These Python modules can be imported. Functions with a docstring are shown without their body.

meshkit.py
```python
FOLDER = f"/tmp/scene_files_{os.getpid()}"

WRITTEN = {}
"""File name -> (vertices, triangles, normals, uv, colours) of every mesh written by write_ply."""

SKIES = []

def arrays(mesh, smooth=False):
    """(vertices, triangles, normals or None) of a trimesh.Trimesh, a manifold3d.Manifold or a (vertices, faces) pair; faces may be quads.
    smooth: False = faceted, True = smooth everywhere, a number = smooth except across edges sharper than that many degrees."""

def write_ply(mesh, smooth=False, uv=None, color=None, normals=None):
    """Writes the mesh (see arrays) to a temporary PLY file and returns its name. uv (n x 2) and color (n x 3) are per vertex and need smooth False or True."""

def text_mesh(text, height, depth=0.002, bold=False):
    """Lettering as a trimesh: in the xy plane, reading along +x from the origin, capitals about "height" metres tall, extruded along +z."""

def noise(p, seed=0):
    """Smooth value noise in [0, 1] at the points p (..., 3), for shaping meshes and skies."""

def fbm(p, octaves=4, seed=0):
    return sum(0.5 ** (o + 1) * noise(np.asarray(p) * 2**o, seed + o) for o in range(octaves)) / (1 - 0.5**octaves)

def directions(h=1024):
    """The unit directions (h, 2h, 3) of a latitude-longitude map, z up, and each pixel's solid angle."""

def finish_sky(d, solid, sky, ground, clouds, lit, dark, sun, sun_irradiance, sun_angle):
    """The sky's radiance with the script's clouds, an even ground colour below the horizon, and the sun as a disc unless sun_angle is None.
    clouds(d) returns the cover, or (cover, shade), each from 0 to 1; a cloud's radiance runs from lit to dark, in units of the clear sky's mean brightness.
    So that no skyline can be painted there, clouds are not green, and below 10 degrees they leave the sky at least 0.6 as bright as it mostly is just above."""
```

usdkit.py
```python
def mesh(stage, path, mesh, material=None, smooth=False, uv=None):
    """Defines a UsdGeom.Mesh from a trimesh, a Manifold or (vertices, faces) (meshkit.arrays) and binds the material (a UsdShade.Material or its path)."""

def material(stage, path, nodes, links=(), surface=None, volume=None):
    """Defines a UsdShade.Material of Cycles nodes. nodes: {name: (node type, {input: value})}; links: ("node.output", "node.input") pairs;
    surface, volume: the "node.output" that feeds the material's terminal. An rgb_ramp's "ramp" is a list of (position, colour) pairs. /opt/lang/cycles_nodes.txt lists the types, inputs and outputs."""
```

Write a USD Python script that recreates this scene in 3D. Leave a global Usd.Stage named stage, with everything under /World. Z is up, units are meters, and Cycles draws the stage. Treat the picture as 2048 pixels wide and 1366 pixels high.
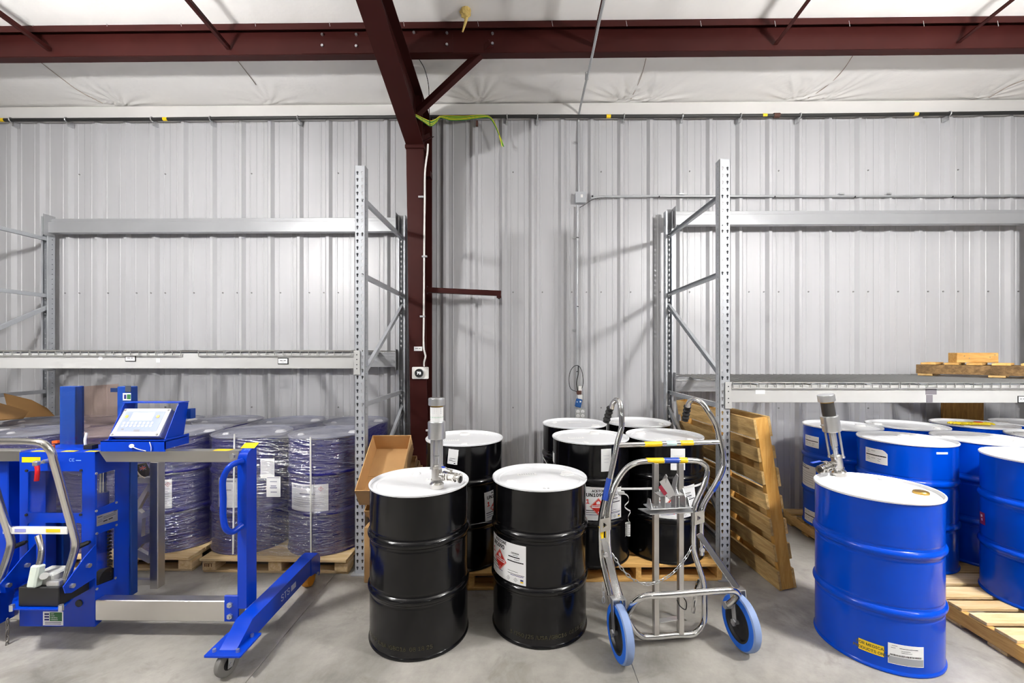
import math, random
import numpy as np
import trimesh
import shapely
from shapely.geometry import Polygon, Point, box as sbox
from shapely.ops import unary_union
from shapely import affinity
import usdkit, meshkit
from pxr import Usd, UsdGeom, UsdLux, UsdShade, Gf, Sdf

rnd = random.Random(7)
stage = Usd.Stage.CreateInMemory()
UsdGeom.SetStageUpAxis(stage, 'Z')
UsdGeom.SetStageMetersPerUnit(stage, 1.0)
UsdGeom.Xform.Define(stage, '/World')
UsdGeom.Scope.Define(stage, '/World/Looks')

# ------------------------------------------------------------------ camera, lights, exposure
F_PX, U0, V0, CAM_H, YAW = 870.0, 1024.0, 706.0, 1.648, math.radians(0.75)
cam = UsdGeom.Camera.Define(stage, '/World/camera')
cam.AddTranslateOp().Set(Gf.Vec3d(0, 0, CAM_H))
cam.AddRotateZOp().Set(math.degrees(YAW))
cam.AddRotateXOp().Set(90.0)
cam.CreateHorizontalApertureAttr(36.0)
cam.CreateVerticalApertureAttr(36.0 * 1366 / 2048)
cam.CreateFocalLengthAttr(F_PX / 2048 * 36.0)
cam.CreateVerticalApertureOffsetAttr((V0 - 683) / 2048 * 36.0)
cam.CreateExposureAttr(0.0)
cam.CreateClippingRangeAttr(Gf.Vec2f(0.05, 1000))
# high bay lamps of the hall: (x, y, power)
LAMPS = [(-4.2, -0.3, .4, .3), (4.1, -0.3, .55, .3), (-3.0, 1.2, 1.4, 1.45), (3.1, 1.2, 1.7, 1.55), (-4.4, -5.6, .3, .25), (4.3, -5.6, .3, .25)]
LAMP_I = 315.0
LAMP_Z = 3.1
UPLIGHT = 500.0                              # upper bulb of each pendant

# ------------------------------------------------------------------ helpers
CS, SN = math.cos(YAW), math.sin(YAW)
def ray(u, v):
    a, b = (u - U0) / F_PX, (V0 - v) / F_PX
    return np.array([a * CS - SN, a * SN + CS, b])
C0 = np.array([0, 0, CAM_H])
def at(u, v, y):
    "point seen at (u, v) in the upright plane y"
    r = ray(u, v); return C0 + r * (y / r[1])
def fl(u, v, z=0.0):
    r = ray(u, v); return C0 + r * ((z - CAM_H) / r[2])
def atx(u, v, x):
    r = ray(u, v); return C0 + r * (x / r[0])
def hit(u, v, p, n):
    r = ray(u, v); p = np.asarray(p, float); n = np.asarray(n, float)
    return C0 + r * (np.dot(p - C0, n) / np.dot(r, n))

def frame(o, ex, ey):
    ex = np.asarray(ex, float); ex = ex / np.linalg.norm(ex)
    ey = np.asarray(ey, float); ey = ey - ex * np.dot(ex, ey); ey = ey / np.linalg.norm(ey)
    M = np.eye(4); M[:3, 0], M[:3, 1], M[:3, 2], M[:3, 3] = ex, ey, np.cross(ex, ey), o
    return M
FRONT = lambda o: frame(o, (1, 0, 0), (0, 0, 1))   # drawing plane upright facing -y

def resample(pts, step=0.02, closed=False):
    p = np.asarray(pts, float)
    if closed: q = np.vstack([p[-1], p, p[0], p[1]])
    else: q = np.vstack([2 * p[0] - p[1], p, 2 * p[-1] - p[-2]])
    out = []
    for i in range(1, len(q) - 2):
        p0, p1, p2, p3 = q[i - 1], q[i], q[i + 1], q[i + 2]
        n = max(2, int(np.linalg.norm(p2 - p1) / step))
        def tj(a, b): return max(np.linalg.norm(b - a), 1e-6) ** 0.5
        t0, t1 = 0, tj(p0, p1); t2 = t1 + tj(p1, p2); t3 = t2 + tj(p2, p3)
        for t in np.linspace(t1, t2, n, endpoint=False):
            A1 = (t1 - t) / (t1 - t0) * p0 + (t - t0) / (t1 - t0) * p1
            A2 = (t2 - t) / (t2 - t1) * p1 + (t - t1) / (t2 - t1) * p2
            A3 = (t3 - t) / (t3 - t2) * p2 + (t - t2) / (t3 - t2) * p3
            B1 = (t2 - t) / (t2 - t0) * A1 + (t - t0) / (t2 - t0) * A2
            B2 = (t3 - t) / (t3 - t1) * A2 + (t - t1) / (t3 - t1) * A3
            out.append((t2 - t) / (t2 - t1) * B1 + (t - t1) / (t2 - t1) * B2)
    if not closed: out.append(p[-1])
    return np.array(out)

def fillet(pts, r, n=6):
    "polyline with rounded corners"
    p = [np.asarray(q, float) for q in pts]; out = [p[0]]
    for i in range(1, len(p) - 1):
        a, b = p[i - 1] - p[i], p[i + 1] - p[i]
        la, lb = np.linalg.norm(a), np.linalg.norm(b)
        d = min(r, la * .48, lb * .48)
        s, e = p[i] + a / la * d, p[i] + b / lb * d
        for t in np.linspace(0, 1, n):
            out.append((1 - t) ** 2 * s + 2 * t * (1 - t) * p[i] + t * t * e)
    out.append(p[-1]); return np.array(out)

class MB:
    def __init__(self): self.m = []
    def add(self, m, M=None):
        m = m.copy()
        if M is not None: m.apply_transform(M)
        self.m.append((np.array(m.vertices), np.array(m.faces))); return self
    def box(self, c, s, M=None, ch=0.0):
        s = np.asarray(s, float)
        ch = min(ch, s.min() * .35)
        if ch <= 0:
            b = trimesh.creation.box(s)
        else:
            h = s / 2; v = []
            for sx in (-1, 1):
                for sy in (-1, 1):
                    for sz in (-1, 1):
                        g = np.array([sx, sy, sz]) * h
                        for k in range(3):
                            q = g - np.array([sx, sy, sz]) * ch; q[k] = g[k]; v.append(q)
            b = trimesh.convex.convex_hull(np.array(v))
        b.apply_translation(c)
        return self.add(b, M)
    def span(self, lo, hi, ch=0.0, M=None):
        lo, hi = np.minimum(lo, hi), np.maximum(lo, hi)
        return self.box((lo + hi) / 2, hi - lo, M, ch)
    def bar(self, p, q, w, h, up=(0, 0, 1), ch=0.0):
        p, q = np.asarray(p, float), np.asarray(q, float); d = q - p; L = np.linalg.norm(d)
        M = frame((p + q) / 2, d, np.cross(up, d))
        return self.box((0, 0, 0), (L, w, h), M, ch)
    def cyl(self, p, q, r, n=20, r2=None):
        p, q = np.asarray(p, float), np.asarray(q, float); d = q - p; L = np.linalg.norm(d); d = d / L
        t = np.array([1., 0, 0]) if abs(d[0]) < .9 else np.array([0, 1., 0])
        a = np.cross(d, t); a /= np.linalg.norm(a); b = np.cross(d, a)
        r2 = r if r2 is None else r2
        an = np.arange(n) * 2 * np.pi / n
        ring = np.cos(an)[:, None] * a + np.sin(an)[:, None] * b
        v = np.vstack([p + ring * r, q + ring * r2, p, q]); f = []
        for i in range(n):
            j = (i + 1) % n
            f += [[i, j, n + j], [i, n + j, n + i], [2 * n, j, i], [2 * n + 1, n + i, n + j]]
        self.m.append((v, np.array(f))); return self
    def tube(self, pts, r, n=10, closed=False):
        p = np.asarray(pts, float); k = len(p)
        if closed: t = np.roll(p, -1, 0) - np.roll(p, 1, 0)
        else: t = np.gradient(p, axis=0)
        t /= np.linalg.norm(t, axis=1, keepdims=True) + 1e-12
        a = np.cross(t[0], [0, 0, 1.] if abs(t[0, 2]) < .9 else [1., 0, 0]); a /= np.linalg.norm(a)
        rr = np.broadcast_to(r, (k,)); an = np.arange(n) * 2 * np.pi / n; V = []
        for i in range(k):
            a = a - t[i] * np.dot(a, t[i]); a /= np.linalg.norm(a); b = np.cross(t[i], a)
            V.append(p[i] + rr[i] * (np.cos(an)[:, None] * a + np.sin(an)[:, None] * b))
        V = np.vstack(V); f = []
        for i in range(k if closed else k - 1):
            i2 = (i + 1) % k
            for j in range(n):
                j2 = (j + 1) % n
                f += [[i * n + j, i * n + j2, i2 * n + j2], [i * n + j, i2 * n + j2, i2 * n + j]]
        if not closed:
            V = np.vstack([V, p[0], p[-1]]); c0, c1 = len(V) - 2, len(V) - 1
            for j in range(n):
                j2 = (j + 1) % n
                f += [[c0, j2, j], [c1, (k - 1) * n + j, (k - 1) * n + j2]]
        self.m.append((V, np.array(f))); return self
    def lathe(self, prof, n=48, M=None, a0=0., a1=2 * math.pi):
        prof = np.asarray(prof, float); full = abs(a1 - a0 - 2 * math.pi) < 1e-6
        an = np.linspace(a0, a1, n + 1)[:n if full else n + 1]; na = len(an); k = len(prof)
        V = np.stack([np.outer(prof[:, 0], np.cos(an)), np.outer(prof[:, 0], np.sin(an)), np.repeat(prof[:, 1:2], na, 1)], -1).reshape(-1, 3); f = []
        for i in range(k - 1):
            for j in range(na if full else na - 1):
                j2 = (j + 1) % na
                f += [[i * na + j, i * na + j2, (i + 1) * na + j2], [i * na + j, (i + 1) * na + j2, (i + 1) * na + j]]
        m = trimesh.Trimesh(V, np.array(f), process=False)
        return self.add(m, M)
    def poly(self, g, d, M=None):
        if not hasattr(g, 'geom_type'): g = Polygon(g)
        for q in getattr(g, 'geoms', [g]):
            if q.area > 1e-10:
                self.add(trimesh.creation.extrude_polygon(q, d, engine='earcut'), M)
        return self
    def text(self, s, h, M=None, d=.0006, bold=False, center=False, sx=1.0):
        t = meshkit.text_mesh(s, h, d, bold)
        if bold: t2 = t.copy(); t2.vertices[:, 0] += .045 * h; t = trimesh.util.concatenate([t, t2])
        t.vertices[:, 0] *= sx
        if center: t.vertices[:, 0] -= t.bounds[:, 0].mean()
        return self.add(t, M)
    def grid(self, V, closed=False):
        V = np.asarray(V, float); a, b = V.shape[:2]; f = []
        i, j = np.meshgrid(np.arange(a - 1), np.arange(b if closed else b - 1), indexing='ij')
        j2 = (j + 1) % b
        q = np.stack([i * b + j, i * b + j2, (i + 1) * b + j2, (i + 1) * b + j], -1).reshape(-1, 4)
        self.m.append((V.reshape(-1, 3), np.vstack([q[:, [0, 1, 2]], q[:, [0, 2, 3]]]))); return self
    def bend(self, R, th0, z0=0., tilt=0.):
        "wraps flat geometry (x along, y up, z out) round an upright cylinder"
        out = []
        c, s = math.cos(tilt), math.sin(tilt)
        for v, f in self.m:
            if len(f) < 4000: v, f = trimesh.remesh.subdivide_to_size(v, f, .022, max_iter=12)
            x, y, z = v[:, 0] * c - v[:, 1] * s, v[:, 0] * s + v[:, 1] * c, v[:, 2]
            th = th0 + x / R
            out.append((np.stack([(R + z) * np.cos(th), (R + z) * np.sin(th), z0 + y], 1), f))
        self.m = out; return self
    def move(self, M):
        self.m = [(v @ M[:3, :3].T + M[:3, 3], f) for v, f in self.m]; return self
    def mesh(self):
        n, V, Fc = 0, [], []
        for v, f in self.m: V.append(v); Fc.append(f + n); n += len(v)
        return trimesh.Trimesh(np.vstack(V), np.vstack(Fc), process=False)
    def build(self, name, mt, parent=None, label=None, kind=None, smooth=32):
        m = self.mesh()
        base = OFF.get(str(parent.GetPath())) if parent is not None else None
        path = unique((str(parent.GetPath()) if parent is not None else '/World') + '/' + name)
        if base is not None: m.vertices = m.vertices - base
        usdkit.mesh(stage, path, m, mt, smooth=smooth)
        p = stage.GetPrimAtPath(path)
        if base is not None: OFF[path] = base
        if label: p.SetCustomDataByKey('label', label)
        if kind: p.SetCustomDataByKey('kind', kind)
        return p

OFF, USED = {}, {}
def unique(path):
    k = USED.get(path, -1) + 1; USED[path] = k
    return path if k == 0 else '%s_%03d' % (path, k)
def tag(p, label, cat, group=None, kind=None):
    p.SetCustomDataByKey('label', label); p.SetCustomDataByKey('category', cat)
    if group: p.SetCustomDataByKey('group', group)
    if kind: p.SetCustomDataByKey('kind', kind)
    return p
def thing(name, label, cat, base=(0, 0, 0), group=None, M=None, kind=None):
    "Xform at the thing's base. Parts are given in world coordinates, or in local ones when M (a 4x4 placement) is given."
    path = unique('/World/' + name)
    x = UsdGeom.Xform.Define(stage, path)
    if M is not None:
        x.AddTransformOp().Set(Gf.Matrix4d(*np.asarray(M).T.ravel().tolist()))
        OFF[path] = np.zeros(3)
    else:
        x.AddTranslateOp().Set(Gf.Vec3d(*map(float, base))); OFF[path] = np.asarray(base, float)
    p = x.GetPrim()
    return tag(p, label, cat, group, kind)
def dup(src, M, label, group=None):
    nm = src.GetName(); path = unique('/World/' + (nm[:-4] if nm[-3:].isdigit() else nm))
    x = UsdGeom.Xform.Define(stage, path); p = x.GetPrim()
    p.GetReferences().AddInternalReference(src.GetPath())
    x.ClearXformOpOrder()
    x.AddTransformOp(opSuffix='copy').Set(Gf.Matrix4d(*np.asarray(M).T.ravel().tolist()))
    p.SetInstanceable(True)
    was = src.GetCustomDataByKey('group')
    return tag(p, label, src.GetCustomDataByKey('category'), group or was)
def place(x, y, z=0., rz=0.):
    c, s = math.cos(rz), math.sin(rz)
    return np.array([[c, -s, 0, x], [s, c, 0, y], [0, 0, 1, z], [0, 0, 0, 1.]])
def rrect(x0, y0, x1, y1, r):
    return sbox(x0 + r, y0 + r, x1 - r, y1 - r).buffer(r, quad_segs=4)

# ------------------------------------------------------------------ materials
def L(r, g, b):
    f = lambda c: c / 12.92 if c <= .04045 else ((c + .055) / 1.055) ** 2.4
    return tuple(f(c / 255) for c in (r, g, b))
LOOKS = {}
def mat(name, col, rough=.45, metal=0., bump=0., bscale=40., var=0., spec=.5, coat=0., nscale=6., stretch=(1, 1, 1), rvar=0., **kw):
    if name in LOOKS: return LOOKS[name]
    n = {'p': ('principled_bsdf', dict(base_color=col, roughness=rough, metallic=metal, specular_ior_level=spec, coat_weight=coat, **kw))}; l = []
    if var or bump or rvar:
        n['g'] = ('geometry', {}); n['mp'] = ('mapping', dict(scale=stretch)); l.append(('g.position', 'mp.vector'))
    if var or rvar:
        n['n'] = ('noise_texture', dict(scale=nscale, detail=5., roughness=.6)); l.append(('mp.vector', 'n.vector'))
    if var:
        n['r'] = ('rgb_ramp', dict(ramp=[(.3, tuple(c * (1 - var) for c in col)), (.7, tuple(min(1, c * (1 + var)) for c in col))]))
        l += [('n.fac', 'r.fac'), ('r.color', 'p.base_color')]
    if rvar:
        n['rr'] = ('map_range', dict(from_min=.3, from_max=.7, to_min=max(0, rough - rvar), to_max=rough + rvar)); l += [('n.fac', 'rr.value'), ('rr.result', 'p.roughness')]
    if bump:
        n['bn'] = ('noise_texture', dict(scale=bscale, detail=3.)); n['b'] = ('bump', dict(strength=1., distance=bump))
        l += [('mp.vector', 'bn.vector'), ('bn.fac', 'b.height'), ('b.normal', 'p.normal')]
    LOOKS[name] = usdkit.material(stage, '/World/Looks/' + name, n, l, surface='p.BSDF')
    return LOOKS[name]

maroon = mat('maroon_paint', L(54, 22, 20), .46, spec=.12, var=.12, nscale=3.)
wallpaint = mat('wall_paint', L(178, 178, 181), .38, var=.03, nscale=1.5, stretch=(6, 1, .5), bump=.0006, bscale=5.)
vinyl = mat('ceiling_vinyl', L(244, 242, 240), .55, var=.03, nscale=1.2, bump=.004, bscale=9.)
vinyl_trim = mat('trim_vinyl', L(206, 204, 202), .5, var=.03, nscale=2.)
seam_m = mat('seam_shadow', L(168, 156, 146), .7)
galv = mat('rack_grey', L(176, 179, 184), .34, metal=.25, var=.05, nscale=5.)
beam_m = mat('beam_grey', L(166, 167, 170), .26, metal=.3, var=.04, nscale=3.)
lightbeam = mat('beam_light_grey', L(182, 182, 181), .42, var=.03, nscale=3.)
wire_m = mat('deck_wire', L(150, 150, 148), .4, metal=.5)
zinc = mat('zinc', L(205, 206, 208), .28, metal=.85)
conduit_m = mat('conduit_zinc', L(176, 178, 181), .45, metal=.4)
screw_m = mat('screw_head', L(120, 118, 118), .5)
black_pipe = mat('pipe_black', L(40, 40, 40), .5)
brown_m = mat('rust_brown', L(84, 52, 42), .7)
yellow_m = mat('yellow_sticker', L(246, 206, 20), .4)
white_p = mat('white_paper', L(240, 240, 240), .5)
offwhite = mat('white_plastic', L(232, 230, 226), .4)
black_m = mat('black_plastic', L(22, 22, 24), .45)
rubber = mat('black_rubber', L(26, 26, 27), .6)
ink = mat('black_ink', L(28, 28, 30), .6)
greyink = mat('grey_ink', L(130, 130, 134), .6)
red_ink = mat('red_ink', L(206, 40, 26), .5)
red_m = mat('red_plastic', L(190, 18, 28), .35)
navy_ink = mat('navy_ink', L(40, 44, 110), .5)
green_ink = mat('green_ink', L(50, 112, 62), .5)
palegreen = mat('pale_green_ink', L(150, 205, 170), .5)
yg = mat('wire_yellow', L(240, 226, 40), .45)
gg = mat('wire_green', L(58, 140, 60), .45)
blueplug = mat('plug_blue', L(24, 84, 150), .4)
drum_black = mat('drum_black', L(9, 9, 11), .15, spec=.42, bump=.0014, bscale=6.)
drum_blue = mat('drum_blue', L(0, 66, 190), .18, spec=.28, bump=.0014, bscale=6.)
drum_navy = mat('drum_navy', L(28, 26, 104), .25)
lid_white = mat('lid_white', L(246, 247, 250), .25, bump=.0006, bscale=12.)
lid_grey = mat('lid_navy_grey', L(120, 122, 140), .4)
olive = mat('olive_print', L(62, 58, 30), .4)
brass = mat('brass', L(196, 158, 80), .3, metal=.9)
mblue = mat('machine_blue', L(0, 56, 182), .3, spec=.35)
mblue_d = mat('mast_blue', L(14, 62, 148), .4)
stain = mat('stainless', (.74, .72, .68), .2, metal=1., bump=.0003, bscale=60., stretch=(1, 1, 8))
brushed = mat('brushed_bar', (.66, .64, .61), .32, metal=1., var=.05, nscale=4.)
chrome = mat('polished_tube', (.82, .815, .81), .10, metal=1.)
alu = mat('aluminium', (.74, .75, .76), .3, metal=.9)
castzinc = mat('cast_grey', L(176, 177, 174), .45)
palegrip = mat('pale_grip', L(196, 205, 196), .5)
motor = mat('motor_black', L(52, 50, 48), .35)
tire_blue = mat('tire_blue', L(20, 96, 204), .5)
tread_blue = mat('tread_pale', L(126, 146, 186), .6)
tire_grey = mat('tire_grey', L(112, 110, 106), .6)
orange_w = mat('wheel_yellow', L(214, 140, 16), .5)
card = mat('cardboard', L(190, 150, 100), .75, var=.06, nscale=8.)
card_d = mat('cardboard_brown', L(150, 112, 66), .8, var=.06, nscale=8.)
tuft = mat('yellow_insulation', L(206, 180, 110), .95)
copper_ink = mat('orange_plastic', L(226, 92, 30), .45)
panel_face = mat('panel_face', L(146, 156, 184), .25)
screen_m = mat('screen_pale', L(196, 208, 226), .08, emission_color=(.85, .92, 1.), emission_strength=.08)
strapm = mat('white_strap', L(226, 226, 224), .45)

def wood(name, a, b, axis, knots=.0):
    st = [7., 7., 7.]; st[axis] = .8
    n = {'g': ('geometry', {}), 'o': ('object_info', {}), 'ad': ('vector_math', dict(math_type='multiply_add', vector2=(1., 1., 1.))),
         'cm': ('combine_xyz', {}), 'mu': ('math', dict(math_type='multiply', value2=37.)),
         'mp': ('mapping', dict(scale=tuple(st))), 'n': ('noise_texture', dict(scale=5., detail=6., roughness=.65, distortion=.6)),
         'n2': ('noise_texture', dict(scale=1.1, detail=3.)),
         'r': ('rgb_ramp', dict(ramp=[(.28, b), (.5, tuple((x + y) / 2 for x, y in zip(a, b))), (.68, a)])),
         'h': ('hsv', dict(saturation=1.)), 'mr': ('map_range', dict(from_min=0., from_max=1., to_min=.78, to_max=1.14)),
         'p': ('principled_bsdf', dict(roughness=.75, specular_ior_level=.25)), 'b': ('bump', dict(strength=.6, distance=.002))}
    l = [('o.random', 'mu.value1'), ('mu.value', 'cm.x'), ('mu.value', 'cm.y'), ('mu.value', 'cm.z'),
         ('g.position', 'ad.vector1'), ('cm.vector', 'ad.vector3'), ('ad.vector', 'mp.vector'), ('mp.vector', 'n.vector'), ('mp.vector', 'n2.vector'),
         ('n.fac', 'r.fac'), ('r.color', 'h.color'), ('o.random', 'mr.value'), ('mr.result', 'h.value'), ('h.color', 'p.base_color'), ('n.fac', 'b.height'), ('b.normal', 'p.normal')]
    if knots:
        n['mx'] = ('mix', dict(mix_type='multiply', fac=1.))
        n['kr'] = ('rgb_ramp', dict(ramp=[(.42, (1, 1, 1)), (.66, (1 - knots,) * 3)]))
        l = [q for q in l if q != ('h.color', 'p.base_color')] + [('n2.fac', 'kr.fac'), ('h.color', 'mx.color1'), ('kr.color', 'mx.color2'), ('mx.color', 'p.base_color')]
    LOOKS[name] = usdkit.material(stage, '/World/Looks/' + name, n, l, surface='p.BSDF')
    return LOOKS[name]
pineX = wood('pine_pale_x', L(238, 214, 172), L(206, 170, 116), 0)
pineY = wood('pine_pale_y', L(238, 214, 172), L(206, 170, 116), 1)
honeyX = wood('pine_honey_x', L(232, 190, 120), L(190, 138, 70), 0)
honeyY = wood('pine_honey_y', L(232, 190, 120), L(190, 138, 70), 1)
honeyZ = wood('pine_honey_z', L(236, 186, 104), L(196, 138, 62), 2)
oldX = wood('weathered_x', L(222, 188, 128), L(160, 124, 74), 0, .4)
oldY = wood('weathered_y', L(226, 192, 132), L(172, 134, 80), 1, .35)

def clear(name, tint=(1, 1, 1), rough=.03, base=.06):
    n = {'t': ('transparent_bsdf', dict(color=tint)), 'gl': ('glossy_bsdf', dict(color=(1, 1, 1), roughness=rough)), 'f': ('layer_weight', dict(blend=.5)), 'pw': ('math', dict(math_type='power', value2=5.)),
         'a': ('math', dict(math_type='multiply_add', value2=.7, value3=base)), 'm': ('mix_closure', {})}
    LOOKS[name] = usdkit.material(stage, '/World/Looks/' + name, n, [('f.facing', 'pw.value1'), ('pw.value', 'a.value1'), ('a.value', 'm.fac'), ('t.BSDF', 'm.closure1'), ('gl.BSDF', 'm.closure2')], surface='m.closure')
    return LOOKS[name]
plexi = clear('clear_panel', (.965, .975, .98), .02, .03)
pane_m = clear('machine_pane', (.86, .865, .875), .04, .04)
pinkplexi = clear('pink_edge_panel', (.98, .86, .80), .1, .04)

def film(name, lo, hi, gloss):
    n = {'g': ('geometry', {}), 'mp': ('mapping', dict(scale=(1.6, 1.6, 16.))), 'mq': ('mapping', dict(scale=(2.4, 2.4, 20.), rotation=(.10, .06, 0))),
         'n': ('noise_texture', dict(scale=2.2, detail=6., roughness=.65, distortion=.5)), 'n2': ('noise_texture', dict(scale=1.5, detail=3., roughness=.5, distortion=1.6)),
         'r': ('map_range', dict(from_min=.42, from_max=.75, to_min=lo, to_max=hi)),
         'b': ('bump', dict(strength=1., distance=.026)), 't': ('transparent_bsdf', dict(color=(.97, .97, .99))),
         'd': ('diffuse_bsdf', dict(color=(.8, .8, .84))),
         'gl': ('glossy_bsdf', dict(color=(1, 1, 1), roughness=.11)), 'm': ('mix_closure', {}), 'm2': ('mix_closure', dict(fac=gloss))}
    l = [('g.position', 'mp.vector'), ('g.position', 'mq.vector'), ('mp.vector', 'n.vector'), ('mq.vector', 'n2.vector'), ('n.fac', 'r.value'), ('n2.fac', 'b.height'),
         ('b.normal', 'gl.normal'), ('r.result', 'm.fac'), ('t.BSDF', 'm.closure1'), ('d.BSDF', 'm.closure2'), ('m.closure', 'm2.closure1'), ('gl.BSDF', 'm2.closure2')]
    LOOKS[name] = usdkit.material(stage, '/World/Looks/' + name, n, l, surface='m2.closure')
    return LOOKS[name]
film_side = film('stretch_film', .0, .09, .21)
film_top = film('stretch_film_top', .12, .36, .10)

def floor_mat():
    n = {'g': ('geometry', {}),
         'n1': ('noise_texture', dict(scale=.9, detail=7., roughness=.62, distortion=.6)), 'n2': ('noise_texture', dict(scale=7., detail=6., roughness=.7)),
         'n3': ('noise_texture', dict(scale=60., detail=3.)), 'n4': ('noise_texture', dict(scale=2.6, detail=5., roughness=.7, distortion=1.)),
         'r1': ('rgb_ramp', dict(ramp=[(.3, L(116, 113, 108)), (.5, L(150, 146, 140)), (.7, L(182, 178, 171))])),
         'r2': ('rgb_ramp', dict(ramp=[(.3, (.8, .8, .8)), (.55, (1, 1, 1)), (.8, (1.07, 1.07, 1.06))])),
         'r4': ('rgb_ramp', dict(ramp=[(.0, (.5, .49, .47)), (.35, (.74, .73, .71)), (.46, (1, 1, 1))])),
         'm': ('mix', dict(mix_type='multiply', fac=.9)), 'm2': ('mix', dict(mix_type='multiply', fac=.7)),
         'p': ('principled_bsdf', dict(specular_ior_level=.35)), 'rr': ('map_range', dict(from_min=.3, from_max=.7, to_min=.42, to_max=.62)),
         'b': ('bump', dict(strength=.25, distance=.002))}
    l = [('g.position', k + '.vector') for k in ('n1', 'n2', 'n3', 'n4')] + [('n1.fac', 'r1.fac'), ('n2.fac', 'r2.fac'), ('n4.fac', 'r4.fac'), ('r1.color', 'm.color1'), ('r2.color', 'm.color2'),
        ('m.color', 'm2.color1'), ('r4.color', 'm2.color2'), ('m2.color', 'p.base_color'), ('n1.fac', 'rr.value'), ('rr.result', 'p.roughness'), ('n3.fac', 'b.height'), ('b.normal', 'p.normal')]
    return usdkit.material(stage, '/World/Looks/concrete', n, l, surface='p.BSDF')
concrete = floor_mat()

# ------------------------------------------------------------------ the hall
WY = 4.53                                    # wall plane
XL, XR, YB = -9.2, 9.2, -15.0
def roof(y): return 4.24 + (WY - y) * .083

fl_ = thing('floor', 'grey worn concrete slab floor', 'floor', kind='structure')
cuts = [XL, -1.36, .604, XR]
for i in range(3):
    MB().span((cuts[i] + .0008, YB, -.15), (cuts[i + 1] - .0008, WY + .1, 0), ch=.002).build('slab', concrete, fl_)
MB().span((XL, YB, -.2), (XR, WY + .1, -.14)).build('subfloor', concrete, fl_)

wb = thing('wall_back', 'white ribbed metal liner panels', 'wall', (0, WY, 0), kind='structure')
RIB0, PITCH = .766, .3048
def rib_profile():
    # one pitch, from mid flat to mid flat: depth towards the room
    return [(-.1524, 0), (-.092, 0), (-.087, .004), (-.077, .004), (-.072, 0), (-.039, 0), (-.0135, .034), (.0135, .034), (.039, 0), (.072, 0), (.077, .004), (.087, .004), (.092, 0)]
k0 = -32
for q in range(22):
    pts = []
    for k in range(3):
        xm = RIB0 + (k0 + q * 3 + k) * PITCH
        pts += [(xm + a, WY - d) for a, d in rib_profile()]
    pts.append((RIB0 + (k0 + q * 3 + 3) * PITCH - .1524 - .0012, WY))
    if pts[0][0] < XL - .3 or pts[-1][0] > XR + .9: continue
    back = [(pts[-1][0], WY + .004), (pts[0][0], WY + .004)]
    P = np.array(pts); V = np.stack([np.column_stack([P, np.full(len(P), z)]) for z in (0.0, 4.2)])
    MB().grid(V).build('panel', wallpaint, wb, smooth=10)
sc = MB()
for zz in (1.08, 2.28, 3.53):
    for k in range(-26, 26):
        xm = RIB0 + k * PITCH
        for dx in ((.1, -.052) if k % 3 == 0 and zz == 2.28 else (.1,)):
            if zz != 2.28 and k % 3: continue
            sc.cyl((xm + dx, WY, zz), (xm + dx, WY - .007, zz), .0075, 8)
sc.build('screw', screw_m, wb, kind='stuff')
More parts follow.
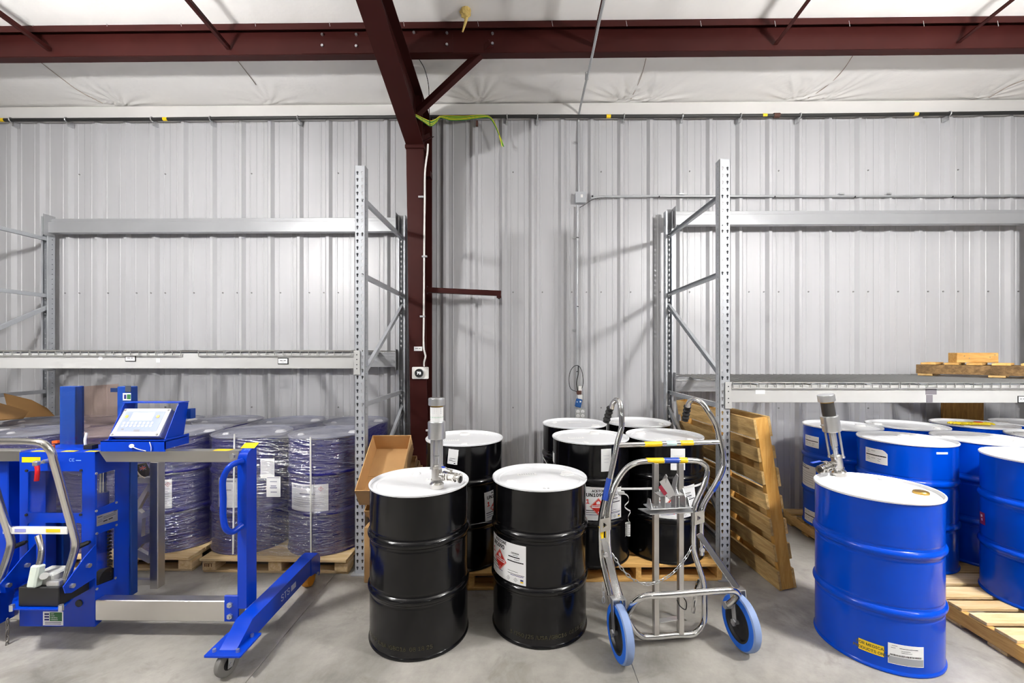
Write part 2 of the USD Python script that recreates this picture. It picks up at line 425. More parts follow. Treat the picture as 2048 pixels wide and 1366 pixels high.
for nm, lo, hi in (('wall_left', (XL - .1, YB, 0), (XL, WY, 6.2)), ('wall_right', (XR, YB, 0), (XR + .1, WY, 6.2)), ('wall_front', (XL, YB - .1, 0), (XR, YB, 6.2))):
    p = MB().span(lo, hi).build(nm, wallpaint); tag(p, {'wall_left': 'white side wall of the hall at the left', 'wall_right': 'white side wall of the hall at the right', 'wall_front': 'white wall of the hall behind the camera'}[nm], 'wall', kind='structure')

# ceiling of white vinyl faced insulation, draped over the purlins
def ceil_z(x, y):
    z = roof(y)
    sag = .018 * np.sin(np.clip((WY - y) / (WY - 3.55), 0, 1) * np.pi) * (1 + .5 * meshkit.fbm(np.stack([x * .8, y * 0, x * 0], -1), 2, 3))
    z = z - np.where(y > 3.55, sag, 0)
    rid = np.abs(meshkit.fbm(np.stack([x * 2.1, y * .8, x * 0 + 4], -1), 4, 11) - .5)
    z = z + .02 * rid
    for fx, amp in FANS:
        dx, dy = x - fx, (WY - .02) - y
        r = np.hypot(dx, dy) + 1e-4; th = np.arctan2(dy, dx)
        z = z + 1.9 * amp * np.sin(th * 17 + fx * 9 + 1.5 * np.sin(th * 5)) * np.exp(-r / .22) * np.clip(r / .05, 0, 1)
    return z
FANS = [(at(245, 205, 4.5)[0], .007), (at(540, 205, 4.5)[0], .004), (at(960, 200, 4.5)[0], .008), (at(1245, 200, 4.5)[0], .008), (at(1300, 200, 4.5)[0], .006), (at(1590, 196, 4.5)[0], .008), (at(1650, 196, 4.5)[0], .005), (at(1960, 193, 4.5)[0], .006)]
ce = thing('ceiling', 'white vinyl faced roof insulation', 'ceiling', (0, 0, 4.24), kind='structure')
gx, gy = np.meshgrid(np.linspace(-6.6, 6.6, 620), np.linspace(WY + .02, 2.6, 100))
MB().grid(np.stack([gx, gy, ceil_z(gx, gy)], -1)).build('sheet', vinyl, ce, smooth=True)
rest = MB()
for x0, x1, y0, y1 in ((XL, -6.6, 2.6, WY + .02), (6.6, XR, 2.6, WY + .02), (XL, XR, YB, 2.6)):
    rest.grid(np.array([[(x0, y1, roof(y1)), (x1, y1, roof(y1))], [(x0, y0, roof(y0)), (x1, y0, roof(y0))]]))
rest.build('sheet', vinyl, ce)
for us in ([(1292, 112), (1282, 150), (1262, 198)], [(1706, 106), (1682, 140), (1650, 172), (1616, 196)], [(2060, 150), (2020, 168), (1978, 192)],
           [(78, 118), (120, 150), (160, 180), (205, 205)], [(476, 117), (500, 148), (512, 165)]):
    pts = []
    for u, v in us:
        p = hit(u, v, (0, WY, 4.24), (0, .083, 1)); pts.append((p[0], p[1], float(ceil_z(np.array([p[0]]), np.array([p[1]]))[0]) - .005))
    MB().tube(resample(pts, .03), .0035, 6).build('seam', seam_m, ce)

tr = MB().span((XL, WY - .045, 4.075), (XR, WY + .02, 4.225), ch=.006).build('trim_1', vinyl_trim)
tag(tr, 'white eave strip between the wall panels and the ceiling', 'trim', kind='structure')

# ------------------------------------------------------------------ red oxide steel: column, rafter, purlin, braces
PY = 3.575; PB, PT = 4.118, roof(3.5) - .004
pu = thing('roof_purlin', 'long dark red steel purlin running across under the white ceiling', 'steel beam', (0, PY, PB))
MB().span((-7.5, PY - .003, PB), (7.5, PY + .003, PT)).build('web', maroon, pu)
MB().span((-7.5, PY, PB - .003), (7.5, PY + .072, PB + .003)).build('bottom_flange', maroon, pu)
MB().span((-7.5, PY - .07, PT - .004), (7.5, PY, PT)).span((-7.5, PY - .073, PT - .05), (7.5, PY - .068, PT)).build('top_flange', maroon, pu)
xa, xb = at(605, 100, PY)[0], at(906, 100, PY)[0]
MB().span((xa, PY - .008, PB + .002), (xb, PY - .002, PT - .05)).build('lap_plate', maroon, pu)
for u, v in ((645, 70), (645, 92), (713, 70), (713, 93), (828, 66), (894, 67), (894, 90), (985, 68), (985, 88)):
    p = at(u, v, PY - .008); MB().cyl(p, p + (0, -.012, 0), .011, 8).build('bolt', zinc, pu, label='bright bolt head')
tk = MB()
for k in range(-9, 10):
    p = at(1252 + 149 * k - k * .6, 46, PY - .07); tk.bar(p + (0, -.003, .015), p + (.008, -.003, -.03), .004, .003, up=(0, 1, 0))
tk.build('clip', zinc, pu, kind='stuff')

CX = -.965
def ybeam_profile():  # rafter lower flange line: from the column head up towards the camera
    return (4.07, 3.58), (-2.0, 3.58 + .26 * 6.07)
cl = thing('steel_column', 'dark red tapered steel column standing against the back wall', 'column', (CX, 4.3, 0))
M = frame((CX - .003, 0, 0), (0, 1, 0), (0, 0, 1))
MB().poly([(4.30, 0), (WY - .01, 0), (WY - .01, 4.1), (4.06, 4.1), (4.075, 3.57)], .006, M).build('web', maroon, cl)
MB().bar((CX, 4.30, 0), (CX, 4.075, 3.57), .165, .010, up=(0, 1, 0)).build('front_flange', maroon, cl)
MB().span((CX - .08, WY - .05, 0), (CX + .08, WY - .04, 4.1)).build('rear_flange', maroon, cl)
MB().span((CX - .1, 4.28, 0), (CX + .1, WY - .035, .012)).build('base_plate', maroon, cl)
MB().span((CX - .09, 4.05, 3.565), (CX + .09, 4.13, 3.6), ch=.004).build('cap_plate', maroon, cl)
ra = thing('rafter', 'dark red tapered roof rafter rising from the column towards the camera', 'steel beam', (CX, 4.07, 3.6))
top = lambda y: min(PB - .004, 4.112) + (PY - y) * .083
sl = .262
ys = (4.50, 4.07, -3.0)
MB().poly([(4.5, 3.62), (4.07, 3.60), (2.2, 3.60 + 1.87 * sl), (2.2, top(2.2)), (4.5, top(4.5))], .007, frame((CX - .0035, 0, 0), (0, 1, 0), (0, 0, 1))).build('web', maroon, ra)
MB().bar((CX, 4.08, 3.600), (CX, 2.2, 3.600 + 1.88 * sl), .165, .010).build('bottom_flange', maroon, ra)
MB().bar((CX, 4.5, top(4.5)), (CX, 2.2, top(2.2)), .15, .008).build('top_flange', maroon, ra)
MB().span((CX - .07, 4.075, 3.62), (CX + .07, 4.087, top(4.08))).build('stiffener', maroon, ra)
MB().span((CX - .08, 4.40, 3.44), (CX + .08, WY - .03, 3.5)).build('seat_plate', maroon, ra)

def angle(p, q, w, name, label, cat='steel brace', group=None, t=.005):
    p, q = np.asarray(p, float), np.asarray(q, float)
    a = thing(name, label, cat, p, group)
    MB().bar(p, q, w, t).build('flat_leg', maroon, a)
    d = (q - p) / np.linalg.norm(q - p); side = np.cross((0, 0, 1), d); side /= np.linalg.norm(side); up = np.cross(d, side)
    MB().bar(p + side * w / 2 + up * w / 2, q + side * w / 2 + up * w / 2, t, w).build('upright_leg', maroon, a)
    return a
p0 = at(985, 92, PY - .012); p1 = at(829, 229, 3.95)
angle(p0, (CX + .07, 3.93, at(829, 229, 3.93)[2]), .05, 'flange_brace', 'diagonal dark red brace from the purlin down to the rafter')
angle((CX + .02, 4.1, 3.62), (CX + .09, 4.44, 3.86), .04, 'corner_brace', 'short dark red brace at the column head beneath the green wires')
for i, (u, v, lab) in enumerate(((99, 103, 'leftmost thin dark red sag bar running off the purlin'), (457, 101, 'thin dark red sag bar off the purlin, second from the left'), (1186, 98, 'thin dark red sag bar beside the silver ceiling conduit'),
                   (1551, 88, 'thin dark red sag bar off the purlin, second from the right'), (1917, 88, 'rightmost thin dark red sag bar running off the purlin'))):
    p = at(u, v, PY - .012); p[2] = 4.155
    angle(p, p + np.array([0, -1.45, .125 + .0]), .028, 'sag_bar', lab, group=None)
st = thing('girt_stub', 'short dark red steel arm sticking out sideways from the column', 'steel arm', (CX + .05, 4.33, 2.25))
a, b = at(853, 580, 4.30), at(1002, 587, 4.30)
MB().bar(a, b, .045, .05).build('arm', maroon, st)
MB().box(b + (-.02, 0, -.035), (.045, .045, .02)).cyl(b + (-.02, 0, -.02), b + (-.02, 0, -.055), .008, 8).build('clamp', maroon, st)
MB().box(a + (.005, 0, 0), (.01, .07, .08)).build('end_plate', maroon, st)

tf = thing('insulation_tuft', 'torn tuft of yellow insulation hanging from the ceiling in front of the purlin', 'insulation scrap', at(930, 24, 3.40))
a = at(931, 24, 3.395); b = at(925, 64, 3.42)
ms = trimesh.creation.icosphere(3, .045); nv = ms.vertices; ms.vertices = nv * (.9, .6, 1.1) + .03 * (meshkit.fbm(nv * 60, 3)[:, None] - .5) * nv / .04; ms.apply_translation(a)
MB().add(ms).build('wad', tuft, tf)
MB().tube(resample([a + (.01, 0, -.02), (a + b) / 2 + (.012, 0, 0), b], .01), np.linspace(.016, .006, len(resample([a + (.01, 0, -.02), (a + b) / 2 + (.012, 0, 0), b], .01))), 8).build('tail', tuft, tf)

# ------------------------------------------------------------------ pipes, conduits, wires
pp = thing('black_pipe', 'long black pipe hung along the top of the back wall', 'pipe', (0, WY - .075, 4.05))
PYY = WY - .08
pz = [(u, v) for u, v in ((-300, 240.5), (0, 240), (300, 238.5), (500, 236.5), (820, 234), (1000, 233), (1300, 232.5), (1700, 230), (2048, 225.5), (2300, 224))]
pl = np.array([at(u, v, PYY) for u, v in pz])
MB().tube(resample(pl, .2), .0175, 12).build('pipe', black_pipe, pp)
pcen = lambda u: at(u, np.interp(u, [q[0] for q in pz], [q[1] for q in pz]), PYY)
for u in (22, 133, 304, 421, 596, 1014, 1075, 1248, 1365, 1481, 1600, 1899):
    c = pcen(u); ang = np.linspace(0, 2 * np.pi, 13)[:-1]
    MB().tube([c + (0, .021 * math.cos(t), .021 * math.sin(t)) for t in ang], .006, 5, closed=True).span(c + (-.012, .018, -.055), c + (.012, .07, -.01)).build('hanger', zinc, pp, label='bright pipe hanger')
for u in (5, 331, 1217, 1529, 1831):
    c = pcen(u); MB().cyl(c - (.022, 0, 0), c + (.022, 0, 0), .0185, 14).build('sticker', yellow_m, pp, label='yellow pipe sticker')
c = pcen(1553); MB().cyl(c - (.03, 0, 0), c + (.03, 0, 0), .024, 14).build('coupling', brown_m, pp)
c = at(954, 244, PYY + .02); MB().span(c + (-.012, -.01, -.045), c + (.012, .01, .01)).build('drop_fitting', brown_m, pp)

cd = thing('ceiling_conduit', 'silver conduit climbing the wall and running along the ceiling past the purlin', 'conduit', at(1157, 400, WY - .02))
cx = at(1157, 400, WY - .015)[0]
pc = [(cx, WY - .02, 3.21), (cx, WY - .02, 3.9), at(1157, 236, WY - .02), at(1166, 190, 4.25), at(1185, 108, 3.50), at(1199, 40, 3.2), at(1212, -20, 2.95), at(1230, -140, 2.6)]
MB().tube(resample(pc, .05), .0105, 10).build('tube', conduit_m, cd)
for u, v, y in ((1173.5, 152, 3.93),): c = at(u, v, y); MB().cyl(c + (-.002, -.02, .02), c + (.002, .02, -.02), .016, 12).build('coupling', zinc, cd)
for v in (285,): c = at(1156, v, WY - .02); MB().box(c + (-.015, .005, 0), (.06, .02, .014)).build('strap', zinc, cd)
jb = thing('junction_box', 'square grey junction box on the wall where two conduits meet', 'junction box', at(1162, 394, WY))
c = at(1162, 394, WY - .06)
MB().box(c + (0, .03, 0), (.108, .055, .108), ch=.004).build('box', galv, jb)
MB().box(c + (0, .001, 0), (.112, .004, .112), ch=.001).build('cover', galv, jb)
MB().box(c + (.008, -.003, .01), (.022, .003, .03)).build('knockout', offwhite, jb)
hc = thing('wall_conduit', 'thin silver conduit running sideways along the right wall from the junction box', 'conduit', at(1180, 393, WY))
hz = [at(1182, 397, WY - .045), at(1195, 394.5, WY - .045), at(1230, 393, WY - .045), at(1700, 392.5, WY - .045), at(2200, 391.5, WY - .045)]
MB().tube(resample(hz, .1), .012, 10).build('tube', conduit_m, hc)
for u in (1185, 1318, 1549, 1709, 1904): c = at(u, 393, WY - .045); MB().cyl(c - (.006, 0, 0), c + (.006, 0, 0), .0125, 12).build('tape', black_m, hc)
for u in (1363, 1683, 1777): c = at(u, 391, WY - .045); MB().box(c + (0, .006, .014), (.05, .03, .014)).build('clip', zinc, hc)
MB().tube(resample([at(1160, 415, WY - .03), at(1172, 408, WY - .04), at(1188, 398, WY - .05), at(1400, 395.8, WY - .040), at(2200, 394.4, WY - .040)], .1), .0024, 6).build('cable', black_m, hc)
vc = thing('outlet_conduit', 'thin silver conduit dropping down the wall to the power outlet', 'conduit', at(1155, 600, WY))
x0 = at(1155, 600, WY - .03)[0]
MB().tube([(x0, WY - .03, 3.17), (x0 - .005, WY - .03, 2.2), (x0, WY - .03, 1.07)], .0105, 10).build('tube', conduit_m, vc)
for v in (475, 613, 743): c = at(1155, v, WY - .03); MB().cyl(c - (0, 0, .004), c + (0, 0, .004), .013, 12).build('tape', black_m, vc)
for v in (475, 660): c = at(1152, v, WY - .03); MB().box(c + (-.012, .01, 0), (.045, .02, .016)).build('strap', zinc, vc)
ol = thing('power_outlet', 'grey four-socket power outlet box low on the wall above the black drums', 'power outlet', at(1160, 827, WY))
c = at(1160.5, 827, WY - .06)
MB().box(c + (0, .03, 0), (.108, .06, .108), ch=.003).build('box', galv, ol)
MB().box(c + (0, -.002, 0), (.102, .004, .102), ch=.001).build('cover', castzinc, ol)
for dx in (-.024, .024):
    for dz in (-.022, .022):
        e = c + (dx, -.005, dz); sk = MB().cyl(e, e + (0, -.003, 0), .017, 16).build('socket', white_p, ol)
        MB().span(e + (-.007, -.0045, 0), e + (-.0045, -.003, .008)).span(e + (.0045, -.0045, 0), e + (.007, -.003, .008)).cyl(e + (0, -.003, -.008), e + (0, -.0045, -.008), .003, 8).build('slot', ink, sk)
pw = thing('plug_adapter', 'blue plug hanging over the wall outlet on a looped black cable', 'plug', at(1157, 805, WY - .09))
c = at(1157, 806, WY - .085); R = frame(c, (math.cos(-.22), 0, math.sin(-.22)), (math.sin(.22), 0, math.cos(.22)))
MB().box((0, 0, 0), (.06, .085, .05), R, ch=.006).build('body', blueplug, pw)
MB().box((.012, .02, .027), (.016, .016, .004), R).box((-.02, .01, .027), (.01, .01, .004), R).build('mark', white_p, pw)
lp = [at(*q, WY - .06) for q in ((1156, 800), (1155, 785), (1142, 778), (1138, 762), (1141, 742), (1149, 732), (1156, 731), (1162, 738), (1166, 755), (1166, 770), (1162, 780))]
MB().tube(resample(lp, .012), .0035, 6).build('cable', black_m, pw)
MB().tube(resample([at(*q, WY - .055) for q in ((1157, 732), (1156, 750), (1153, 765), (1155, 782))], .02), .005, 6).build('cord', black_m, pw)
sw = thing('surge_block', 'small white and dark switch block on the conduit above the blue plug', 'switch', at(1159, 790, WY))
c = at(1160, 777, WY - .05); MB().box(c, (.034, .03, .05), ch=.004).build('white_cap', offwhite, sw)
c = at(1158, 785, WY - .055); MB().box(c, (.045, .04, .04), ch=.004).build('body', brown_m, sw)
c = at(1160, 794, WY - .05); MB().box(c, (.05, .03, .05), ch=.004).build('base', offwhite, sw)

gw = thing('ground_wires', 'bundle of yellow and green wires draped from the column head along the black pipe', 'wires', at(880, 236, WY - .15))
for i in range(7):
    o = (i - 3) * 1.7
    cen = [at(831, 231 + o * .4, 4.02), at(848, 241 + o * .7, 4.1), at(862, 247 + o, 4.25), at(874, 240 + o * .6, 4.36), at(880, 234 + o * .3, 4.38), at(900, 236 + o * .8, 4.39), at(930, 236 + o * .7, 4.39), at(960, 233 + o * .5, 4.39), at(978, 234 + o * .3, 4.39), at(985, 241 + o * .3, 4.39), at(996, 264 + o * .2, 4.39), at(1006 + o * .3, 288 + abs(o), 4.39)]
    MB().tube(resample(cen, .02), .0045, 6).build('wire', yg if i in (0, 3, 5) else gg, gw, label='yellow wire' if i in (0, 3, 5) else 'green wire')
bw = thing('thin_cable', 'thin black cable hanging down beside the rafter above the wires', 'cable', at(848, 130, 3.9))
MB().tube(resample([at(838, 118, 3.85), at(849, 138, 3.95), at(857, 170, 4.0), at(858, 210, 4.02), at(860, 255, 4.05)], .02), .0035, 6).build('cable', black_m, bw)

def colface(z): return 4.30 - .225 * z / 3.57 - .006
wc = thing('column_conduit', 'white cable running down the dark red column to the thermostat', 'cable', at(850, 500, 4.15))
wpts = [(856, 288), (855, 305), (852, 325), (850, 345), (849.5, 400), (848.5, 480), (848, 560), (847.5, 640), (848, 700), (851, 712), (848, 725), (848, 733)]
pts = []
for u, v in wpts:
    p = at(u, v, 4.2); z = p[2]; pts.append(at(u, v, colface(z) - .012))
MB().tube(resample(pts, .02), .009, 8).build('cable', offwhite, wc)
for u, v in ((842, 394), (849, 513), (845, 633)): p = at(u, v, colface(at(u, v, 4.2)[2]) - .012); MB().box(p, (.05, .022, .018), ch=.002).build('clip', zinc, wc)
th = thing('thermostat', 'round black thermostat reading 70 on a white plate on the column', 'thermostat', at(841, 745, colface(1.45)))
yt = colface(1.45) - .002
a, b = at(825, 734, yt), at(857, 757.5, yt); c = (a + b) / 2
MB().poly(rrect(-.08, -.058, .08, .058, .01), .012, FRONT((c[0], yt, c[2])) ).build('wall_plate', offwhite, th)
d0 = np.array([at(839.5, 746, yt)[0], yt - .012, at(840, 746, yt)[2]])
MB().cyl(d0, d0 + (0, -.022, 0), .043, 40).build('ring', zinc, th, label='metal dial ring')
MB().cyl(d0 + (0, -.018, 0), d0 + (0, -.024, 0), .040, 40).build('dial', black_m, th)
MB().text('70', .024, FRONT(d0 + (0, -.0245, -.012)), center=True, bold=True).build('reading', mat('display_white', (1, 1, 1), .4, emission_color=(1, 1, 1), emission_strength=.7), th, label='white digits 70')
lb = thing('column_tag', 'small white label stuck on the column above the thermostat', 'label', at(836, 697, colface(1.7)))
yt = colface(1.69) - .001; a, b = at(828, 693, yt), at(844.5, 702, yt)
MB().span((a[0], yt - .002, b[2]), (b[0], yt, a[2])).build('plate', white_p, lb)
MB().span((a[0] + .012, yt - .0026, a[2] - .016), (a[0] + .04, yt - .002, a[2] - .021)).span((a[0] + .046, yt - .0026, a[2] - .016), (b[0] - .016, yt - .002, a[2] - .021)).build('print', ink, lb)

# ------------------------------------------------------------------ pallet racking
def teardrop(cx, cy, s=1.0):
    a = Point(cx, cy + .004 * s).buffer(.0085 * s, quad_segs=3)
    b = Polygon([(cx - .0045 * s, cy), (cx + .0045 * s, cy), (cx + .0045 * s, cy - .014 * s), (cx - .0045 * s, cy - .014 * s)])
    return unary_union([a, b])
UPW, UPD = .076, .066
def upright(H, name, parent, y0, face):
    "C-section post with its face at y0, open side away from it; face -1 looks to the camera, +1 to the wall"
    m = MB(); zs = np.arange(.045, H - .02, .0508)
    holes = [teardrop(sx * .0185, z) for z in zs for sx in (-1, 1)]
    g = sbox(-UPW / 2, 0, UPW / 2, H).difference(unary_union(holes))
    m.poly(g, .0024, frame((0, y0 if face < 0 else y0 - .0024, 0), (1, 0, 0), (0, 0, 1)) @ np.diag([1, 1, -1 if face < 0 else -1, 1]))
    side = sbox(0, 0, UPD, H).difference(unary_union([affinity.rotate(sbox(UPD * .45 - .0045, z - .0045, UPD * .45 + .0045, z + .0045), 45) for z in zs + .0254 if z < H - .03]))
    for sx in (-1, 1):
        M = frame((sx * (UPW / 2 - (.0024 if sx > 0 else 0)), y0, 0), (0, -face, 0), (0, 0, 1))
        if face > 0: M = frame((sx * (UPW / 2 - (0 if sx > 0 else .0024)), y0, 0), (0, -face, 0), (0, 0, 1))
        m.poly(side, .0024, M)
        yl = y0 - face * UPD
        m.span((sx * UPW / 2, yl - .0012, 0), (sx * (UPW / 2 - .017), yl + .0012, H))
    m.box((0, y0 - face * .004, H / 2), (.006, .005, H))
    return m.build(name, galv, parent)
def channel(p, q, parent, w=.034, d=.026):
    m = MB(); p, q = np.asarray(p, float), np.asarray(q, float); dd = (q - p) / np.linalg.norm(q - p); up = np.cross((1, 0, 0), dd)
    if up[2] < 0: up = -up
    m.bar(p + up * w / 2, q + up * w / 2, .0022, d, up=(1, 0, 0)).bar(p - up * w / 2, q - up * w / 2, .0022, d, up=(1, 0, 0)).bar(p + np.array([d / 2, 0, 0]), q + np.array([d / 2, 0, 0]), w, .0022, up=(1, 0, 0))
    return m.build('brace', galv, parent)
FD = 1.219
def rack_frame(x, y, H, label, open_x=1):
    t = thing('rack_frame', label, 'pallet rack frame', M=place(x, y))
    upright(H, 'upright', t, 0, -1); upright(H, 'upright', t, FD, 1)
    for yy in (.03, FD - .03):
        b = MB().poly(rrect(-.06, -.065, .06, .065, .006), .006, place(0, yy)).build('base_plate', galv, t)
        MB().cyl((.045, yy - .045, .006), (.045, yy - .045, .022), .009, 8).build('anchor_bolt', zinc, b)
    y0, y1 = UPD * .35, FD - UPD * .35
    for za, zb in ((2.815, 2.815), (2.235, 2.235), (1.46, 2.13), (1.255, 1.255), (.42, 1.10), (.26, .26)):
        channel((0, y0, za), (0, y1, zb), t)
    return t
LFX, RFX, LFY, RFY = -1.176, 1.508, 3.228, 3.185
LLX, RRX = -4.83, 5.105
fr1 = rack_frame(LFX, LFY, 3.045, 'grey perforated rack frame standing just left of the dark red column')
fr2 = rack_frame(RFX, RFY, 3.06, 'grey perforated rack frame in front of the leaning wooden pallet')
dup(fr1, place(LLX, LFY), 'grey rack frame at the far left edge beside the brown carton')
dup(fr2, place(RRX, RFY), 'grey rack frame at the far right edge of the picture')

def rack_beam(x0, x1, y, z0, z1, facing, label, m=None):
    "step beam; facing -1: its plain face looks to the camera, +1: its stepped side does"
    t = thing('rack_beam', label, 'pallet rack beam', (x0, y, z0))
    h = z1 - z0; st = .042
    prof = [(0, 0), (.066, 0), (.066, h - st), (.036, h - st), (.036, h), (0, h)] if facing < 0 else [(.066, 0), (.066, h), (.03, h), (.03, h - st), (0, h - st), (0, 0)]
    g = Polygon(prof).buffer(-.004).buffer(.004, quad_segs=3)
    yb = y if facing < 0 else y - .066
    MB().poly(g, x1 - x0, frame((x0, yb, z0), (0, 1, 0), (0, 0, 1))).build('beam', m or (lightbeam if facing < 0 else beam_m), t)
    for xe, s in ((x0, -1), (x1, 1)):
        ym = y if facing < 0 else y
        c = MB()
        if facing < 0:
            c.span((xe - s * .003, y - .006, z0 - .045), (xe + s * .045, y - .001, z1 + .022), ch=.002).span((xe - s * .004, y - .006, z0 - .045), (xe, y + .06, z1 + .022))
        else:
            c.span((xe - s * .004, y - .11, z0 - .03), (xe, y - .005, z1 + .03)).span((xe - s * .004, y - .003, z0 - .03), (xe + s * .05, y + .002, z1 + .03))
        e = c.build('connector', m or (lightbeam if facing < 0 else beam_m), t)
        if facing < 0:
            b = MB()
            for zz in (z1 - .01, z1 - .045, z0 + .0, z0 + .03): b.cyl((xe + s * .022, y - .0065, zz), (xe + s * .022, y - .005, zz), .0045, 10)
            b.build('rivet', ink, e, kind='stuff')
    return t
hw = UPW / 2
bL0, bL1, bR0, bR1 = LLX + hw + .004, LFX - hw - .004, RFX + hw + .004, RRX - hw - .004
tLF = rack_beam(bL0, bL1, LFY - .004, 1.531, 1.645, -1, 'light grey front shelf beam of the left rack above the machine')
rack_beam(bL0, bL1, LFY + FD - .01, 1.505, 1.655, 1, 'grey rear shelf beam of the left rack under the wire decks')
rack_beam(bL0, bL1, LFY + FD - .01, 2.875, 3.025, 1, 'grey upper rear beam of the left rack across the wall')
tRF = rack_beam(bR0, bR1, RFY - .004, 1.288, 1.415, -1, 'light grey front shelf beam of the right rack above the blue drums')
rack_beam(bR0, bR1, RFY + FD - .01, 1.265, 1.425, 1, 'grey rear shelf beam of the right rack under the wire decks')
rack_beam(bR0, bR1, RFY + FD - .01, 2.917, 3.062, 1, 'grey upper rear beam of the right rack across the wall')

def wire_deck(x0, x1, yf, z, label, drop=.042):
    t = thing('wire_deck', label, 'wire deck', (x0, yf, z), 'wire decks on the pallet racks')
    m = MB(); ya, yb = yf - .012, yf + FD - .012; r = .0034
    n = int(round((x1 - x0) / .0635))
    for i in range(n + 1):
        x = x0 + (x1 - x0) * i / n
        m.tube([(x, ya, z - drop), (x, ya, z - .006), (x, ya + .006, z), (x, yb, z), (x, yb, z - drop)], r, 5)
    for yy in np.arange(ya + .06, yb, .1): m.tube([(x0, yy, z - 2 * r), (x1, yy, z - 2 * r)], r, 5)
    for zz in (z - drop, z - .002): m.tube([(x0, ya - .002, zz), (x1, ya - .002, zz)], r * 1.1, 5)
    m.build('wire_grid', wire_m, t, kind='stuff')
    for f in (.16, .5, .84):
        x = x0 + (x1 - x0) * f; MB().box((x, (ya + yb) / 2 + .0, z - .014), (.045, yb - ya - .05, .003)).box((x - .021, (ya + yb) / 2, z - .026), (.003, yb - ya - .14, .028)).box((x + .021, (ya + yb) / 2, z - .026), (.003, yb - ya - .14, .028)).build('channel', galv, t)
    return t
zl = 1.668
for (ua, ub, lab) in ((-190, 63, 'galvanised wire deck at the left end of the left rack shelf'), (65, 365, 'galvanised wire deck in the middle of the left rack shelf, over the blue machine'), (400, 704, 'galvanised wire deck at the right end of the left rack shelf')):
    xa, xb = at(ua, 700, LFY)[0], at(ub, 700, LFY)[0]
    xb = min(xb, bL1 - .01); wire_deck(xa, xb, LFY - .004, zl, lab, .04)
zr = 1.436
xs = [bR0 + .008, at(1796, 765, RFY)[0], at(1796, 765, RFY)[0] + 1.17]
wire_deck(xs[0], xs[1] - .008, RFY - .004, zr, 'galvanised wire deck on the right rack just right of the near post')
wire_deck(xs[1] + .004, xs[2], RFY - .004, zr, 'galvanised wire deck on the right rack under the old pallet')
wire_deck(xs[2] + .01, bR1 - .01, RFY - .004, zr, 'galvanised wire deck on the right rack at its far right end')

def beam_label(name, u0_, v0_, u1_, v1_, y, label, kind, par):
    a, b = at(u0_, v0_, y), at(u1_, v1_, y)
    t = thing(name, label, 'label' if kind != 'tape' else 'tape', (a + b) / 2)
    if kind == 'holder':
        MB().span((a[0], y - .003, b[2]), (b[0], y, a[2])).build('holder', black_m, t)
        w, h = b[0] - a[0], a[2] - b[2]
        MB().span((a[0] + .004, y - .0036, b[2] + .006), (b[0] - .006, y - .003, a[2] - .005)).build('card', white_p, t)
        MB().span((a[0] + w * .2, y - .004, a[2] - h * .35), (a[0] + w * .48, y - .0036, a[2] - h * .5)).span((a[0] + w * .54, y - .004, a[2] - h * .35), (a[0] + w * .78, y - .0036, a[2] - h * .5)).span((a[0] + w * .35, y - .004, a[2] - h * .62), (a[0] + w * .6, y - .0036, a[2] - h * .68)).build('print', greyink, t)
    elif kind == 'round':
        MB().cyl(((a + b) / 2)[[0, 1, 2]] * (1, 0, 1) + (0, y, 0), ((a + b) / 2) * (1, 0, 1) + (0, y - .0015, 0), (b[0] - a[0]) / 2, 24).build('disc', white_p, t)
    else:
        MB().span((a[0], y - .0015, b[2]), (b[0], y, a[2])).build('sheet', white_p if kind == 'white' else mat('dark_grey_tape', L(112, 108, 114), .5), t)
yl_, yr_ = LFY - .0045, RFY - .0045
beam_label('shelf_label', 251, 711, 272, 723, yl_, 'white label in a black holder on the left shelf beam above the machine screen', 'holder', tLF)
beam_label('shelf_label', 556, 716, 577, 728.5, yl_, 'small label in a thick black holder on the left shelf beam nearer the rack frame', 'holder', tLF)
beam_label('round_sticker', 197, 712, 205, 720.5, yl_, 'small round white sticker on the left shelf beam', 'round', tLF)
beam_label('paper_scrap', 313, 717, 320, 725, yl_, 'torn scrap of white paper on the left shelf beam', 'white', tLF)
beam_label('white_sticker', 1511, 779.5, 1530, 788, yr_, 'white sticker on the right shelf beam near the rack post', 'white', tRF)
beam_label('grey_tape', 1851, 774.5, 1873, 789, yr_, 'larger dark grey tape square on the right shelf beam', 'tape', tRF)
beam_label('grey_tape', 1852.5, 790, 1865, 804.5, yr_, 'smaller dark grey tape square on the right shelf beam', 'tape', tRF)
beam_label('shelf_label', 2035, 792, 2052, 806, yr_, 'white label in a holder at the far right of the right shelf beam', 'holder', tRF)

